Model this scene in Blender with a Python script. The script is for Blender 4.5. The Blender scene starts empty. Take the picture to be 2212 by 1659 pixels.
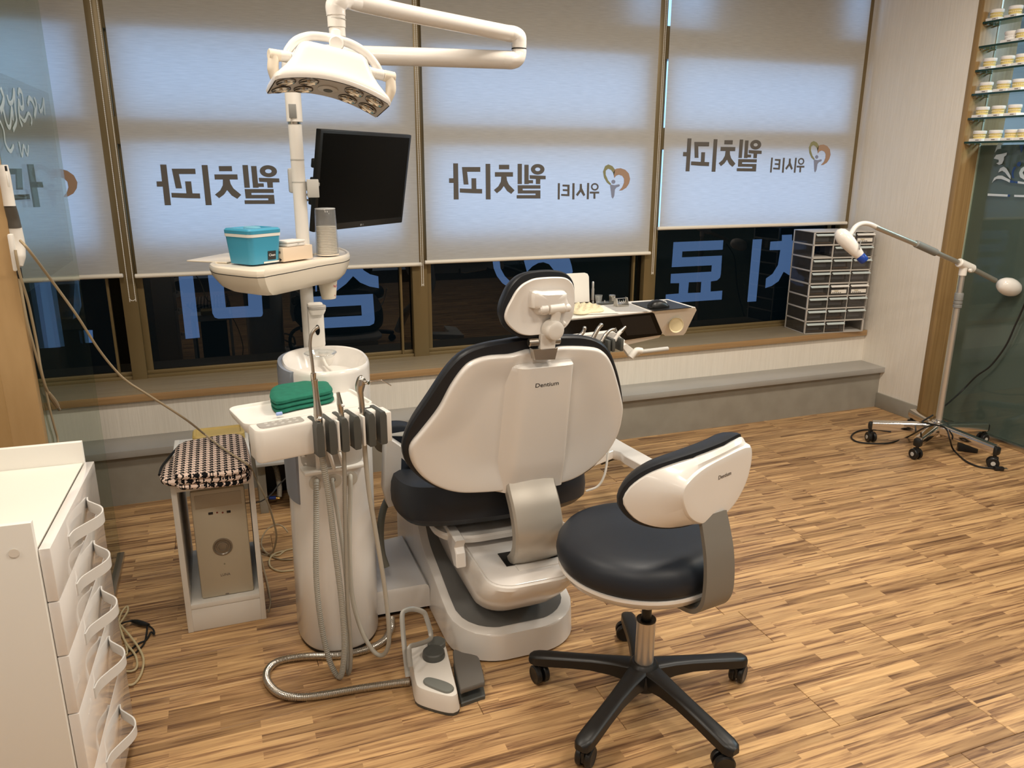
import bpy, bmesh, math, random
from mathutils import Vector as V, Matrix
random.seed(7)
sc = bpy.context.scene
COL = sc.collection
# ---------------------------------------------------------------- camera
FPX, CX, CY, EYE = 1681.006, 1106.0, 829.5, 1.5
_ry, _rp, _rr = -0.357788143, 0.27712965, -0.00335458
_right = V((math.cos(_ry), math.sin(_ry), 0))
_fwd = V((-math.sin(_ry)*math.cos(_rp), math.cos(_ry)*math.cos(_rp), -math.sin(_rp)))
_down = -_right.cross(_fwd)
CR = _right*math.cos(_rr) + _down*math.sin(_rr)
CD = -_right*math.sin(_rr) + _down*math.cos(_rr)
cam_data = bpy.data.cameras.new('camera')
cam_data.sensor_width = 36.0
cam_data.lens = FPX/2212*36.0
cam_data.clip_start = 0.05
cam = bpy.data.objects.new('camera', cam_data)
COL.objects.link(cam)
cam.matrix_world = Matrix(((CR.x, -CD.x, -_fwd.x, 0), (CR.y, -CD.y, -_fwd.y, 0), (CR.z, -CD.z, -_fwd.z, EYE), (0, 0, 0, 1)))
sc.camera = cam
# ---------------------------------------------------------------- sky, lamps, exposure
world = bpy.data.worlds.new('dusk_sky')
sc.world = world
world.use_nodes = True
wb = world.node_tree.nodes['Background']
wb.inputs[0].default_value = (0.274, 0.54, 1.0, 1)
wb.inputs[1].default_value = 2.3
sc.view_settings.view_transform = 'Standard'
sc.view_settings.look = 'None'
sc.view_settings.gamma = 1.0
sc.view_settings.exposure = 0.0
sc.view_settings.use_curve_mapping = False

def area_lamp(x, y, z, sx, sy, watts, col=(1.0, 0.90, 0.765)):
    l = bpy.data.lights.new('ceiling_or_added_lamp', 'AREA')
    l.shape = 'RECTANGLE'; l.size = sx; l.size_y = sy
    l.energy = watts; l.color = col
    o = bpy.data.objects.new('ceiling_or_added_lamp', l)
    o.location = (x, y, z)
    COL.objects.link(o)
for lx, ly, w in [(-0.2, 0.35, 19), (1.5, 0.35, 23), (3.1, 0.35, 25), (-0.2, 2.1, 20), (1.5, 2.1, 32), (3.1, 2.1, 28),
                  (-0.2, -1.5, 7), (1.5, -1.5, 7), (3.1, -1.5, 7), (-1.9, 1.0, 18)]:
    area_lamp(lx, ly, 2.70, 0.55, 0.30, w)
area_lamp(5.2, 2.2, 2.6, 0.6, 0.6, 95, (0.72, 0.84, 1.0))  # bluish light added to brighten the unseen room behind the glass screen
# ---------------------------------------------------------------- measured point helpers
def _ray(x, y):
    return CR*((x-CX)/FPX) + CD*((y-CY)/FPX) + _fwd
EYEV = V((0, 0, EYE))
def PY(x, y, Y):
    d = _ray(x, y); return EYEV + d*(Y/d.y)
def PX(x, y, X):
    d = _ray(x, y); return EYEV + d*(X/d.x)
def PZ(x, y, Z):
    d = _ray(x, y); return EYEV + d*((Z-EYE)/d.z)
def PN(x, y, p, n):
    d = _ray(x, y); return EYEV + d*((V(p)-EYEV).dot(n)/d.dot(n))
# ---------------------------------------------------------------- materials
MATS = {}
def lin(c):
    return tuple((v/255/12.92 if v/255 <= 0.04045 else ((v/255+0.055)/1.055)**2.4) for v in c)
def mat(name, rgb, rough=0.5, metal=0.0, spec=0.5, coat=0.0, trans=0.0, alpha=1.0, ior=1.45, noise=None, bump=None, emit=None):
    """noise=(scale vec, second rgb, detail), bump=(scale vec, strength)"""
    if name in MATS: return MATS[name]
    m = bpy.data.materials.new(name); m.use_nodes = True
    nt = m.node_tree; b = nt.nodes['Principled BSDF']
    b.inputs['Base Color'].default_value = (*rgb, 1)
    b.inputs['Roughness'].default_value = rough
    b.inputs['Metallic'].default_value = metal
    b.inputs['Specular IOR Level'].default_value = spec
    b.inputs['Coat Weight'].default_value = coat
    b.inputs['Coat Roughness'].default_value = 0.08
    b.inputs['Transmission Weight'].default_value = trans
    b.inputs['Alpha'].default_value = alpha
    b.inputs['IOR'].default_value = ior
    if noise or bump:
        tc = nt.nodes.new('ShaderNodeTexCoord')
    if noise:
        mp = nt.nodes.new('ShaderNodeMapping'); mp.inputs['Scale'].default_value = noise[0]
        nz = nt.nodes.new('ShaderNodeTexNoise'); nz.inputs['Scale'].default_value = 1.0
        nz.inputs['Detail'].default_value = noise[2] if len(noise) > 2 else 4
        rp = nt.nodes.new('ShaderNodeValToRGB')
        rp.color_ramp.elements[0].position = 0.32; rp.color_ramp.elements[1].position = 0.68
        rp.color_ramp.elements[0].color = (*rgb, 1); rp.color_ramp.elements[1].color = (*noise[1], 1)
        nt.links.new(tc.outputs['Object'], mp.inputs[0]); nt.links.new(mp.outputs[0], nz.inputs['Vector'])
        nt.links.new(nz.outputs[0], rp.inputs[0]); nt.links.new(rp.outputs[0], b.inputs['Base Color'])
    if bump:
        mp2 = nt.nodes.new('ShaderNodeMapping'); mp2.inputs['Scale'].default_value = bump[0]
        n2 = nt.nodes.new('ShaderNodeTexNoise'); n2.inputs['Scale'].default_value = 1.0; n2.inputs['Detail'].default_value = 3
        bp = nt.nodes.new('ShaderNodeBump'); bp.inputs['Strength'].default_value = bump[1]; bp.inputs['Distance'].default_value = 0.002
        nt.links.new(tc.outputs['Object'], mp2.inputs[0]); nt.links.new(mp2.outputs[0], n2.inputs['Vector'])
        nt.links.new(n2.outputs[0], bp.inputs['Height']); nt.links.new(bp.outputs[0], b.inputs['Normal'])
    MATS[name] = m
    return m

def pane_mat(name, tint, gloss=1.0, haze=0.0, hazecol=(0.5, 0.5, 0.5), rough=0.0):
    """thin clear sheet: tinted see-through + mirror by angle + optional milky share"""
    m = bpy.data.materials.new(name); m.use_nodes = True
    nt = m.node_tree; nt.nodes.clear()
    out = nt.nodes.new('ShaderNodeOutputMaterial')
    tr = nt.nodes.new('ShaderNodeBsdfTransparent'); tr.inputs[0].default_value = (*tint, 1)
    gl = nt.nodes.new('ShaderNodeBsdfGlossy'); gl.inputs['Roughness'].default_value = rough
    lw = nt.nodes.new('ShaderNodeLayerWeight'); lw.inputs[0].default_value = 0.5
    pw = nt.nodes.new('ShaderNodeMath'); pw.operation = 'POWER'; pw.inputs[1].default_value = 5.0
    fr = nt.nodes.new('ShaderNodeMath'); fr.operation = 'MULTIPLY_ADD'; fr.inputs[1].default_value = 0.96; fr.inputs[2].default_value = 0.04
    nt.links.new(lw.outputs['Facing'], pw.inputs[0]); nt.links.new(pw.outputs[0], fr.inputs[0])
    mul = nt.nodes.new('ShaderNodeMath'); mul.operation = 'MULTIPLY'; mul.inputs[1].default_value = gloss; mul.use_clamp = True
    mx = nt.nodes.new('ShaderNodeMixShader')
    nt.links.new(fr.outputs[0], mul.inputs[0]); nt.links.new(mul.outputs[0], mx.inputs[0])
    src = tr
    if haze > 0:
        df = nt.nodes.new('ShaderNodeBsdfDiffuse'); df.inputs[0].default_value = (*hazecol, 1)
        mh = nt.nodes.new('ShaderNodeMixShader'); mh.inputs[0].default_value = haze
        nt.links.new(tr.outputs[0], mh.inputs[1]); nt.links.new(df.outputs[0], mh.inputs[2]); src = mh
    nt.links.new(src.outputs[0], mx.inputs[1]); nt.links.new(gl.outputs[0], mx.inputs[2])
    nt.links.new(mx.outputs[0], out.inputs[0])
    return m

def fabric_mat():
    m = bpy.data.materials.new('blind_fabric'); m.use_nodes = True
    nt = m.node_tree; nt.nodes.clear()
    out = nt.nodes.new('ShaderNodeOutputMaterial')
    tc = nt.nodes.new('ShaderNodeTexCoord'); mp = nt.nodes.new('ShaderNodeMapping'); mp.inputs['Scale'].default_value = (14, 14, 260)
    nz = nt.nodes.new('ShaderNodeTexNoise'); nz.inputs['Scale'].default_value = 1.0; nz.inputs['Detail'].default_value = 4
    rp = nt.nodes.new('ShaderNodeValToRGB')
    rp.color_ramp.elements[0].position = 0.3; rp.color_ramp.elements[1].position = 0.7
    rp.color_ramp.elements[0].color = (0.66, 0.638, 0.59, 1); rp.color_ramp.elements[1].color = (0.76, 0.738, 0.69, 1)
    nt.links.new(tc.outputs['Object'], mp.inputs[0]); nt.links.new(mp.outputs[0], nz.inputs['Vector']); nt.links.new(nz.outputs[0], rp.inputs[0])
    df = nt.nodes.new('ShaderNodeBsdfDiffuse'); tl = nt.nodes.new('ShaderNodeBsdfTranslucent')
    mx = nt.nodes.new('ShaderNodeMixShader'); mx.inputs[0].default_value = 0.42
    nt.links.new(rp.outputs[0], df.inputs[0]); nt.links.new(rp.outputs[0], tl.inputs[0])
    nt.links.new(df.outputs[0], mx.inputs[1]); nt.links.new(tl.outputs[0], mx.inputs[2]); nt.links.new(mx.outputs[0], out.inputs[0])
    return m

def plank_mat():
    m = bpy.data.materials.new('laminate_plank'); m.use_nodes = True
    nt = m.node_tree; b = nt.nodes['Principled BSDF']; L = nt.links.new; N = nt.nodes.new
    tc = N('ShaderNodeTexCoord'); oi = N('ShaderNodeObjectInfo')
    m1 = N('ShaderNodeMath'); m1.operation = 'MULTIPLY'; m1.inputs[1].default_value = 911.0
    m2 = N('ShaderNodeMath'); m2.operation = 'FLOOR'
    m3 = N('ShaderNodeMath'); m3.operation = 'MULTIPLY'; m3.inputs[1].default_value = 0.03217
    L(oi.outputs['Random'], m1.inputs[0]); L(m1.outputs[0], m2.inputs[0]); L(m2.outputs[0], m3.inputs[0])
    cb = N('ShaderNodeCombineXYZ'); L(m1.outputs[0], cb.inputs[0]); L(m3.outputs[0], cb.inputs[1])
    ad = N('ShaderNodeVectorMath'); ad.operation = 'ADD'; L(tc.outputs['Object'], ad.inputs[0]); L(cb.outputs[0], ad.inputs[1])
    def bricks(width, off):
        br = N('ShaderNodeTexBrick'); br.offset = off; br.offset_frequency = 2; br.squash = 1.0
        br.inputs['Color1'].default_value = (0, 0, 0, 1); br.inputs['Color2'].default_value = (1, 1, 1, 1)
        br.inputs['Scale'].default_value = 1.0; br.inputs['Mortar Size'].default_value = 0.0
        br.inputs['Brick Width'].default_value = width; br.inputs['Row Height'].default_value = 0.03217
        L(ad.outputs[0], br.inputs['Vector']); return br
    b1 = bricks(0.37, 0.37)
    # grain: long streaks, shifted from lamella to lamella
    mw = N('ShaderNodeMath'); mw.operation = 'MULTIPLY'; mw.inputs[1].default_value = 40.0; L(b1.outputs['Color'], mw.inputs[0])
    mp = N('ShaderNodeMapping'); mp.inputs['Scale'].default_value = (2.6, 62, 1); L(ad.outputs[0], mp.inputs[0])
    n1 = N('ShaderNodeTexNoise'); n1.noise_dimensions = '4D'; n1.inputs['Scale'].default_value = 1.0; n1.inputs['Detail'].default_value = 5
    n1.inputs['Roughness'].default_value = 0.62; n1.inputs['Distortion'].default_value = 0.9
    L(mp.outputs[0], n1.inputs['Vector']); L(mw.outputs[0], n1.inputs['W'])
    r1 = N('ShaderNodeValToRGB'); e = r1.color_ramp.elements
    e[0].position = 0.30; e[0].color = (*lin((92, 66, 46)), 1); e[1].position = 0.72; e[1].color = (*lin((218, 183, 136)), 1)
    k = e.new(0.40); k.color = (*lin((134, 100, 72)), 1); k = e.new(0.50); k.color = (*lin((184, 147, 105)), 1); k = e.new(0.60); k.color = (*lin((203, 165, 118)), 1)
    L(n1.outputs[0], r1.inputs[0])
    # tone of each lamella
    r2 = N('ShaderNodeValToRGB'); e = r2.color_ramp.elements
    e[0].position = 0.0; e[0].color = (0.60, 0.57, 0.54, 1); e[1].position = 1.0; e[1].color = (1.12, 1.12, 1.08, 1)
    k = e.new(0.35); k.color = (0.86, 0.85, 0.83, 1)
    L(b1.outputs['Color'], r2.inputs[0])
    mu = N('ShaderNodeMix'); mu.data_type = 'RGBA'; mu.blend_type = 'MULTIPLY'; mu.inputs[0].default_value = 1.0
    L(r1.outputs[0], mu.inputs[6]); L(r2.outputs[0], mu.inputs[7])
    L(mu.outputs[2], b.inputs['Base Color'])
    b.inputs['Roughness'].default_value = 0.36
    b.inputs['Specular IOR Level'].default_value = 0.35
    bp = N('ShaderNodeBump'); bp.inputs['Strength'].default_value = 0.06; bp.inputs['Distance'].default_value = 0.001
    L(n1.outputs[0], bp.inputs['Height']); L(bp.outputs[0], b.inputs['Normal'])
    return m

def houndstooth_mat():
    m = bpy.data.materials.new('houndstooth_cloth'); m.use_nodes = True
    nt = m.node_tree; b = nt.nodes['Principled BSDF']; L = nt.links.new; N = nt.nodes.new
    tc = N('ShaderNodeTexCoord'); sp = N('ShaderNodeSeparateXYZ'); L(tc.outputs['Object'], sp.inputs[0])
    def M(op, a, bb=None):
        n = N('ShaderNodeMath'); n.operation = op
        if hasattr(a, 'links'): L(a, n.inputs[0])
        else: n.inputs[0].default_value = a
        if bb is not None:
            if hasattr(bb, 'links'): L(bb, n.inputs[1])
            else: n.inputs[1].default_value = bb
        return n.outputs[0]
    S = 1/0.0026
    vz = M('SUBTRACT', sp.outputs[1], sp.outputs[2])
    fx = M('FLOOR', M('MULTIPLY', sp.outputs[0], S)); fy = M('FLOOR', M('MULTIPLY', vz, S))
    wx = M('LESS_THAN', M('FLOORED_MODULO', fx, 8.0), 4.0); wy = M('LESS_THAN', M('FLOORED_MODULO', fy, 8.0), 4.0)
    sel = M('LESS_THAN', M('FLOORED_MODULO', M('ADD', fx, fy), 4.0), 2.0)
    mx = N('ShaderNodeMix'); mx.data_type = 'FLOAT'
    L(sel, mx.inputs[0]); L(wx, mx.inputs[2]); L(wy, mx.inputs[3])
    mc = N('ShaderNodeMix'); mc.data_type = 'RGBA'
    mc.inputs[6].default_value = (0.008, 0.008, 0.009, 1); mc.inputs[7].default_value = (0.72, 0.56, 0.47, 1)
    L(mx.outputs[0], mc.inputs[0]); L(mc.outputs[2], b.inputs['Base Color'])
    b.inputs['Roughness'].default_value = 0.9; b.inputs['Specular IOR Level'].default_value = 0.1
    return m

WHITE = mat('white_gloss_plastic', (0.80, 0.77, 0.73), 0.22, coat=0.3)
WHITE2 = mat('white_satin_plastic', (0.78, 0.75, 0.70), 0.42)
WMATTE = mat('white_matte_board', (0.80, 0.78, 0.73), 0.5)
WGLOSS = mat('white_lacquer', (0.80, 0.77, 0.74), 0.10, coat=0.6)
CREAM = mat('cream_plastic', (0.78, 0.70, 0.58), 0.32)
BLACKV = mat('black_vinyl', (0.012, 0.014, 0.018), 0.42, spec=0.4, bump=((220, 220, 220), 0.05))
NAVYV = mat('charcoal_vinyl', (0.016, 0.020, 0.028), 0.46, spec=0.4, bump=((220, 220, 220), 0.05))
BLACK = mat('black_plastic', (0.010, 0.010, 0.010), 0.38)
BLACKG = mat('black_glass', (0.003, 0.003, 0.003), 0.22, spec=0.12)
SCREEN = mat('dark_screen', (0.032, 0.030, 0.029), 0.45, spec=0.1)
DGREY = mat('dark_grey_plastic', (0.075, 0.078, 0.072), 0.45)
MGREY = mat('mid_grey_plastic', (0.22, 0.22, 0.21), 0.42)
LGREY = mat('light_grey_plastic', (0.50, 0.49, 0.46), 0.40)
SILVER = mat('silver_paint', (0.46, 0.43, 0.38), 0.38, metal=0.35)
CHROME = mat('chrome', (0.75, 0.73, 0.70), 0.10, metal=1.0)
STEEL = mat('brushed_steel', (0.55, 0.52, 0.47), 0.28, metal=1.0)
ALU = mat('aluminium', (0.62, 0.58, 0.53), 0.36, metal=0.8)
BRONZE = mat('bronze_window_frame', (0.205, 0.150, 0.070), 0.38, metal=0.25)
BRONZED = mat('recess_shade_bronze', (0.05, 0.038, 0.016), 0.5)  # bronze darkened to stand for recess shade; the header shares it
WALLP = mat('beige_wallpaper', (0.76, 0.705, 0.62), 0.8, noise=((160, 160, 6), (0.83, 0.775, 0.69), 5), bump=((190, 190, 7), 0.35))
STONE = mat('grey_ledge', (0.35, 0.335, 0.31), 0.28, noise=((5, 5, 5), (0.385, 0.37, 0.345), 6))
STONEF = mat('grey_ledge_face', (0.275, 0.255, 0.215), 0.55, noise=((9, 9, 9), (0.315, 0.295, 0.25), 6), bump=((14, 14, 14), 0.25))
SILLW = mat('sill_wood_top', (0.255, 0.20, 0.125), 0.38, noise=((2.0, 70, 70), (0.34, 0.275, 0.185), 6))
SILLE = mat('sill_wood_edge', (0.33, 0.195, 0.085), 0.42, noise=((2.4, 60, 120), (0.42, 0.265, 0.13), 6))
JAMB = mat('jamb_wood', (0.25, 0.155, 0.062), 0.45, noise=((70, 70, 2.2), (0.335, 0.22, 0.095), 6))
MDF = mat('partition_wood', (0.40, 0.255, 0.112), 0.5, noise=((26, 26, 5), (0.46, 0.30, 0.14), 6))
RAILW = mat('blind_rail', (0.80, 0.74, 0.64), 0.35)
FABRIC = fabric_mat()
PRINTG = mat('grey_print', (0.115, 0.105, 0.095), 0.8)
PRINTGR = mat('green_print', (0.26, 0.26, 0.14), 0.8)
PRINTOR = mat('orange_print', (0.38, 0.255, 0.18), 0.8)
PRINTBL = mat('blue_print', (0.25, 0.28, 0.40), 0.8)
FILM = pane_mat('dark_window_film', (0.010, 0.017, 0.012), 1.1, 0.02, (0.05, 0.08, 0.09))
CLEARW = pane_mat('window_glass', (0.96, 0.98, 1.0), 0.9)
LETTERW = pane_mat('blue_letter_film', (0.088, 0.088, 0.100), 0.9, 0.05, (0.10, 0.14, 0.20))
GREENG = pane_mat('green_tinted_glass', (0.79, 0.865, 0.80), 1.0, 0.03, (0.20, 0.26, 0.24))
GREENF = pane_mat('hazy_band_film', (0.90, 0.90, 0.88), 0.6, 0.10, (0.35, 0.37, 0.34))
SHELFG = pane_mat('shelf_glass', (0.62, 0.78, 0.74), 1.3)
SHELFE = mat('shelf_glass_edge', (0.010, 0.040, 0.034), 0.15)
CLEARP = pane_mat('clear_plastic', (0.88, 0.90, 0.90), 1.6, 0.12, (0.7, 0.7, 0.7))
MILKY = pane_mat('milky_plastic', (0.86, 0.87, 0.88), 1.2, 0.22, (0.72, 0.72, 0.72))
SMOKE = pane_mat('smoky_plastic', (0.62, 0.61, 0.60), 1.5, 0.16, (0.22, 0.21, 0.20))
FROST = mat('frosted_glass', (0.20, 0.212, 0.195), 0.40, spec=0.5)
DECALW = mat('white_decal', (0.55, 0.62, 0.68), 0.5)
DECALB = mat('blue_decal', (0.02, 0.06, 0.20), 0.3)
PCBEIGE = mat('beige_case', (0.50, 0.44, 0.33), 0.42)
HOUND = houndstooth_mat()
YELLOW = mat('yellow_tray', (0.56, 0.40, 0.12), 0.5, noise=((12, 12, 12), (0.62, 0.46, 0.16), 4))
TEAL = mat('green_surgical_cloth', (0.006, 0.125, 0.078), 0.85, noise=((50, 50, 50), (0.010, 0.155, 0.098), 3), bump=((400, 400, 400), 0.2))
BLUEBOX = mat('blue_box', (0.055, 0.300, 0.460), 0.30)
BLUETIP = mat('blue_tip', (0.012, 0.050, 0.30), 0.28)
BLUECAP = mat('light_blue_cap', (0.30, 0.42, 0.75), 0.4)
PAPER = mat('paper_cup', (0.80, 0.72, 0.58), 0.6)
CARTON = mat('pink_carton', (0.72, 0.58, 0.44), 0.6)
WPAPER = mat('white_paper', (0.80, 0.77, 0.70), 0.7)
GLOVE = mat('latex_glove', (0.78, 0.70, 0.48), 0.6)
RUBBER = mat('grey_rubber_hose', (0.36, 0.345, 0.30), 0.45)
RUBBERL = mat('pale_hose', (0.48, 0.46, 0.40), 0.35)
CABLE = mat('beige_cable', (0.36, 0.285, 0.18), 0.5)
CABLEY = mat('ivory_cable', (0.58, 0.49, 0.30), 0.5)
CABLEB = mat('black_cable', (0.012, 0.012, 0.012), 0.5)
PLASTER = mat('white_plaster', (0.82, 0.80, 0.78), 0.7)
YELSTONE = mat('yellow_dental_stone', (0.72, 0.58, 0.22), 0.6)
INK = mat('dark_ink', (0.02, 0.02, 0.02), 0.6)
INKG = mat('grey_ink', (0.16, 0.13, 0.11), 0.6)
INKR = mat('red_ink', (0.50, 0.02, 0.05), 0.6)
INKW = mat('white_ink', (0.75, 0.75, 0.75), 0.6)
ORGGREY = mat('grey_organizer_plastic', (0.54, 0.51, 0.47), 0.45)
AQUA = mat('glossy_label_strip', (0.55, 0.62, 0.62), 0.12)
PLANK = plank_mat()
FLOORB = mat('floor_underlay', (0.05, 0.03, 0.016), 0.7)
CEIL = mat('ceiling_paint', (0.72, 0.70, 0.66), 0.9)
FARW = mat('far_room_paint', (0.40, 0.46, 0.52), 0.9)
# ---------------------------------------------------------------- mesh builder
def catmull(pts, sub=8, closed=False):
    pts = [V(p) for p in pts]; n = len(pts); out = []
    rng = range(n if closed else n-1)
    for i in rng:
        p1, p2 = pts[i], pts[(i+1) % n]
        p0 = pts[(i-1) % n] if closed or i > 0 else p1*2-p2
        p3 = pts[(i+2) % n] if closed or i+2 < n else p2*2-p1
        for k in range(sub):
            t = k/sub
            out.append(0.5*((2*p1) + (p2-p0)*t + (2*p0-5*p1+4*p2-p3)*t*t + (3*p1-p0-3*p2+p3)*t**3))
    if not closed: out.append(pts[-1])
    return out

def resample(pts, n, closed=False):
    P = list(pts) + ([pts[0]] if closed else [])
    d = [0]
    for a, b in zip(P, P[1:]): d.append(d[-1] + (b-a).length)
    out = []; j = 0
    m = n if closed else n-1
    for i in range(n):
        t = d[-1]*i/m
        while j < len(d)-2 and d[j+1] < t: j += 1
        f = (t-d[j])/max(1e-9, d[j+1]-d[j]); out.append(P[j].lerp(P[j+1], min(1, max(0, f))))
    return out

def rrect(o, U, W, w, h, r, n=4):
    """rounded rectangle centred at o"""
    o, U, W = V(o), V(U), V(W); out = []
    r = min(r, w/2-1e-5, h/2-1e-5)
    for cx, cy, a0 in ((w/2-r, h/2-r, 0), (-w/2+r, h/2-r, 90), (-w/2+r, -h/2+r, 180), (w/2-r, -h/2+r, 270)):
        for k in range(n+1):
            a = math.radians(a0+90*k/n)
            out.append(o + U*(cx+r*math.cos(a)) + W*(cy+r*math.sin(a)))
    return out

def ellipse(o, U, W, a, b, n=32):
    o, U, W = V(o), V(U), V(W)
    return [o + U*(a*math.cos(2*math.pi*k/n)) + W*(b*math.sin(2*math.pi*k/n)) for k in range(n)]

X_, Y_, Z_ = V((1, 0, 0)), V((0, 1, 0)), V((0, 0, 1))

class MB:
    def __init__(s): s.v = []; s.f = []
    def add(s, vs, fs):
        b = len(s.v); s.v += [V(p) for p in vs]; s.f += [tuple(b+i for i in f) for f in fs]; return s
    def loft(s, rings, cap0=True, cap1=True, closed=True):
        n = len(rings[0]); b = len(s.v)
        for r in rings: s.v += [V(p) for p in r]
        for i in range(len(rings)-1):
            for k in range(n if closed else n-1):
                k2 = (k+1) % n
                s.f.append((b+i*n+k, b+i*n+k2, b+(i+1)*n+k2, b+(i+1)*n+k))
        if cap0: s.f.append(tuple(b+k for k in range(n-1, -1, -1)))
        if cap1: s.f.append(tuple(b+(len(rings)-1)*n+k for k in range(n)))
        return s
    def tube(s, pts, r, n=10, sub=8, ribs=0.0, pitch=0.006, smooth=True, flat=None, ref=None):
        P = catmull(pts, sub) if smooth and len(pts) > 2 else [V(p) for p in pts]
        if ribs:
            L = sum((b-a).length for a, b in zip(P, P[1:])); P = resample(P, max(8, int(2*L/pitch)))
        m = len(P)
        rad = (lambda t: r) if not isinstance(r, (list, tuple)) else (lambda t: r[min(len(r)-1, int(t*(len(r)-1)))]*(1-(t*(len(r)-1)) % 1) + r[min(len(r)-1, int(t*(len(r)-1))+1)]*((t*(len(r)-1)) % 1))
        T = [(P[min(i+1, m-1)]-P[max(i-1, 0)]).normalized() for i in range(m)]
        up = V(ref) if ref else (Z_ if abs(T[0].z) < 0.9 else X_)
        nrm = (up - T[0]*up.dot(T[0])).normalized(); rings = []
        for i in range(m):
            if ref: nrm = (V(ref) - T[i]*V(ref).dot(T[i])).normalized()
            else: nrm = (nrm - T[i]*nrm.dot(T[i])).normalized()
            bn = T[i].cross(nrm); rr = rad(i/(m-1))
            if ribs and i % 2: rr *= (1-ribs)
            fa, fb = flat if flat else (1, 1)
            rings.append([P[i] + nrm*(rr*fa*math.cos(2*math.pi*k/n)) + bn*(rr*fb*math.sin(2*math.pi*k/n)) for k in range(n)])
        return s.loft(rings)
    def ribbon(s, pts, W, w, t, sub=8):
        """flat strip of width w along axis W and thickness t following pts"""
        P = catmull(pts, sub) if sub > 1 else [V(p) for p in pts]; m = len(P); W = V(W); rings = []
        for i in range(m):
            T = (P[min(i+1, m-1)]-P[max(i-1, 0)]).normalized(); N = T.cross(W).normalized()
            ww = w(i/(m-1)) if callable(w) else w
            rings.append([P[i]+W*ww/2+N*t/2, P[i]-W*ww/2+N*t/2, P[i]-W*ww/2-N*t/2, P[i]+W*ww/2-N*t/2])
        return s.loft(rings)
    def lathe(s, o, A, prof, n=24, cap0=True, cap1=True):
        A = V(A).normalized(); U = A.orthogonal().normalized(); W = A.cross(U); o = V(o)
        return s.loft([ellipse(o+A*h, U, W, max(r, 1e-5), max(r, 1e-5), n) for r, h in prof], cap0, cap1)
    def cyl(s, a, b, r, n=20, bev=0.0, r2=None):
        a, b = V(a), V(b); L = (b-a).length; r2 = r if r2 is None else r2
        pr = [(r-bev, 0), (r, bev), (r2, L-bev), (r2-bev, L)] if bev else [(r, 0), (r2, L)]
        return s.lathe(a, b-a, pr, n)
    def box(s, c, size, bev=0.0, U=X_, W=Y_, N=None, seg=2):
        c = V(c); U = V(U).normalized(); W = V(W).normalized(); N = V(N).normalized() if N else U.cross(W)
        bm = bmesh.new(); bmesh.ops.create_cube(bm, size=1)
        for v in bm.verts: v.co = V((v.co.x*size[0], v.co.y*size[1], v.co.z*size[2]))
        if bev: bmesh.ops.bevel(bm, geom=list(bm.edges), offset=min(bev, min(size)*0.49), segments=seg, affect='EDGES', profile=0.5)
        bm.verts.index_update()
        s.add([c+U*v.co.x+W*v.co.y+N*v.co.z for v in bm.verts], [[v.index for v in f.verts] for f in bm.faces]); bm.free(); return s
    def bx(s, x0, x1, y0, y1, z0, z1, bev=0.0):
        return s.box(((x0+x1)/2, (y0+y1)/2, (z0+z1)/2), (x1-x0, y1-y0, z1-z0), bev)
    def slab(s, outline, N, layers):
        """outline swept along N; layers (inset, height)"""
        O = [V(p) for p in outline]; n = len(O); N = V(N).normalized(); c = sum(O, V())/n
        nr = []
        for i in range(n):
            t = (O[(i+1) % n]-O[i-1]).normalized(); q = t.cross(N)
            if q.dot(O[i]-c) > 0 and False: q = -q
            nr.append(q)
        area = sum(((O[i]-c).cross(O[(i+1) % n]-c)).dot(N) for i in range(n))
        sg = -1 if area > 0 else 1
        return s.loft([[O[i]+nr[i]*(sg*d)+N*h for i in range(n)] for d, h in layers])
    def dome(s, outline, N, layers, hf=None, c=None, cap0=True):
        O = [V(p) for p in outline]; N = V(N).normalized(); c = V(c) if c else sum(O, V())/len(O)
        rings = []
        for k, h in layers:
            r = []
            for p in O:
                q = c+(p-c)*k
                r.append(q+N*(h+(hf(q, k) if hf else 0)))
            rings.append(r)
        return s.loft(rings, cap0, True)
    def prism(s, pts, N, t):
        """flat polygon given a thickness t along N"""
        P = [V(p) for p in pts]; N = V(N).normalized()
        return s.loft([P, [p+N*t for p in P]])
    def ball(s, c, r, n=12, sc=(1, 1, 1), U=X_, W=Y_):
        c = V(c); U = V(U).normalized(); W = V(W).normalized(); N = U.cross(W); rings = []
        for i in range(1, n):
            a = math.pi*i/n
            rings.append([c+U*(r*sc[0]*math.sin(a)*math.cos(2*math.pi*k/(2*n)))+W*(r*sc[1]*math.sin(a)*math.sin(2*math.pi*k/(2*n)))-N*(r*sc[2]*math.cos(a)) for k in range(2*n)])
        return s.loft(rings)
    def text(s, body, size, o, U, W, depth=0.0004, align='CENTER', xs=1.0, shear=0.0):
        cu = bpy.data.curves.new('t', 'FONT'); cu.body = body; cu.size = size; cu.align_x = align; cu.align_y = 'CENTER'; cu.extrude = depth
        cu.resolution_u = 3; cu.shear = shear
        ob = bpy.data.objects.new('t', cu); COL.objects.link(ob)
        me = ob.evaluated_get(bpy.context.evaluated_depsgraph_get()).to_mesh()
        o, U, W = V(o), V(U).normalized(), V(W).normalized(); N = U.cross(W)
        s.add([o+U*(v.co.x*xs)+W*v.co.y+N*v.co.z for v in me.vertices], [list(p.vertices) for p in me.polygons])
        bpy.data.objects.remove(ob); bpy.data.curves.remove(cu); return s
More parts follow.
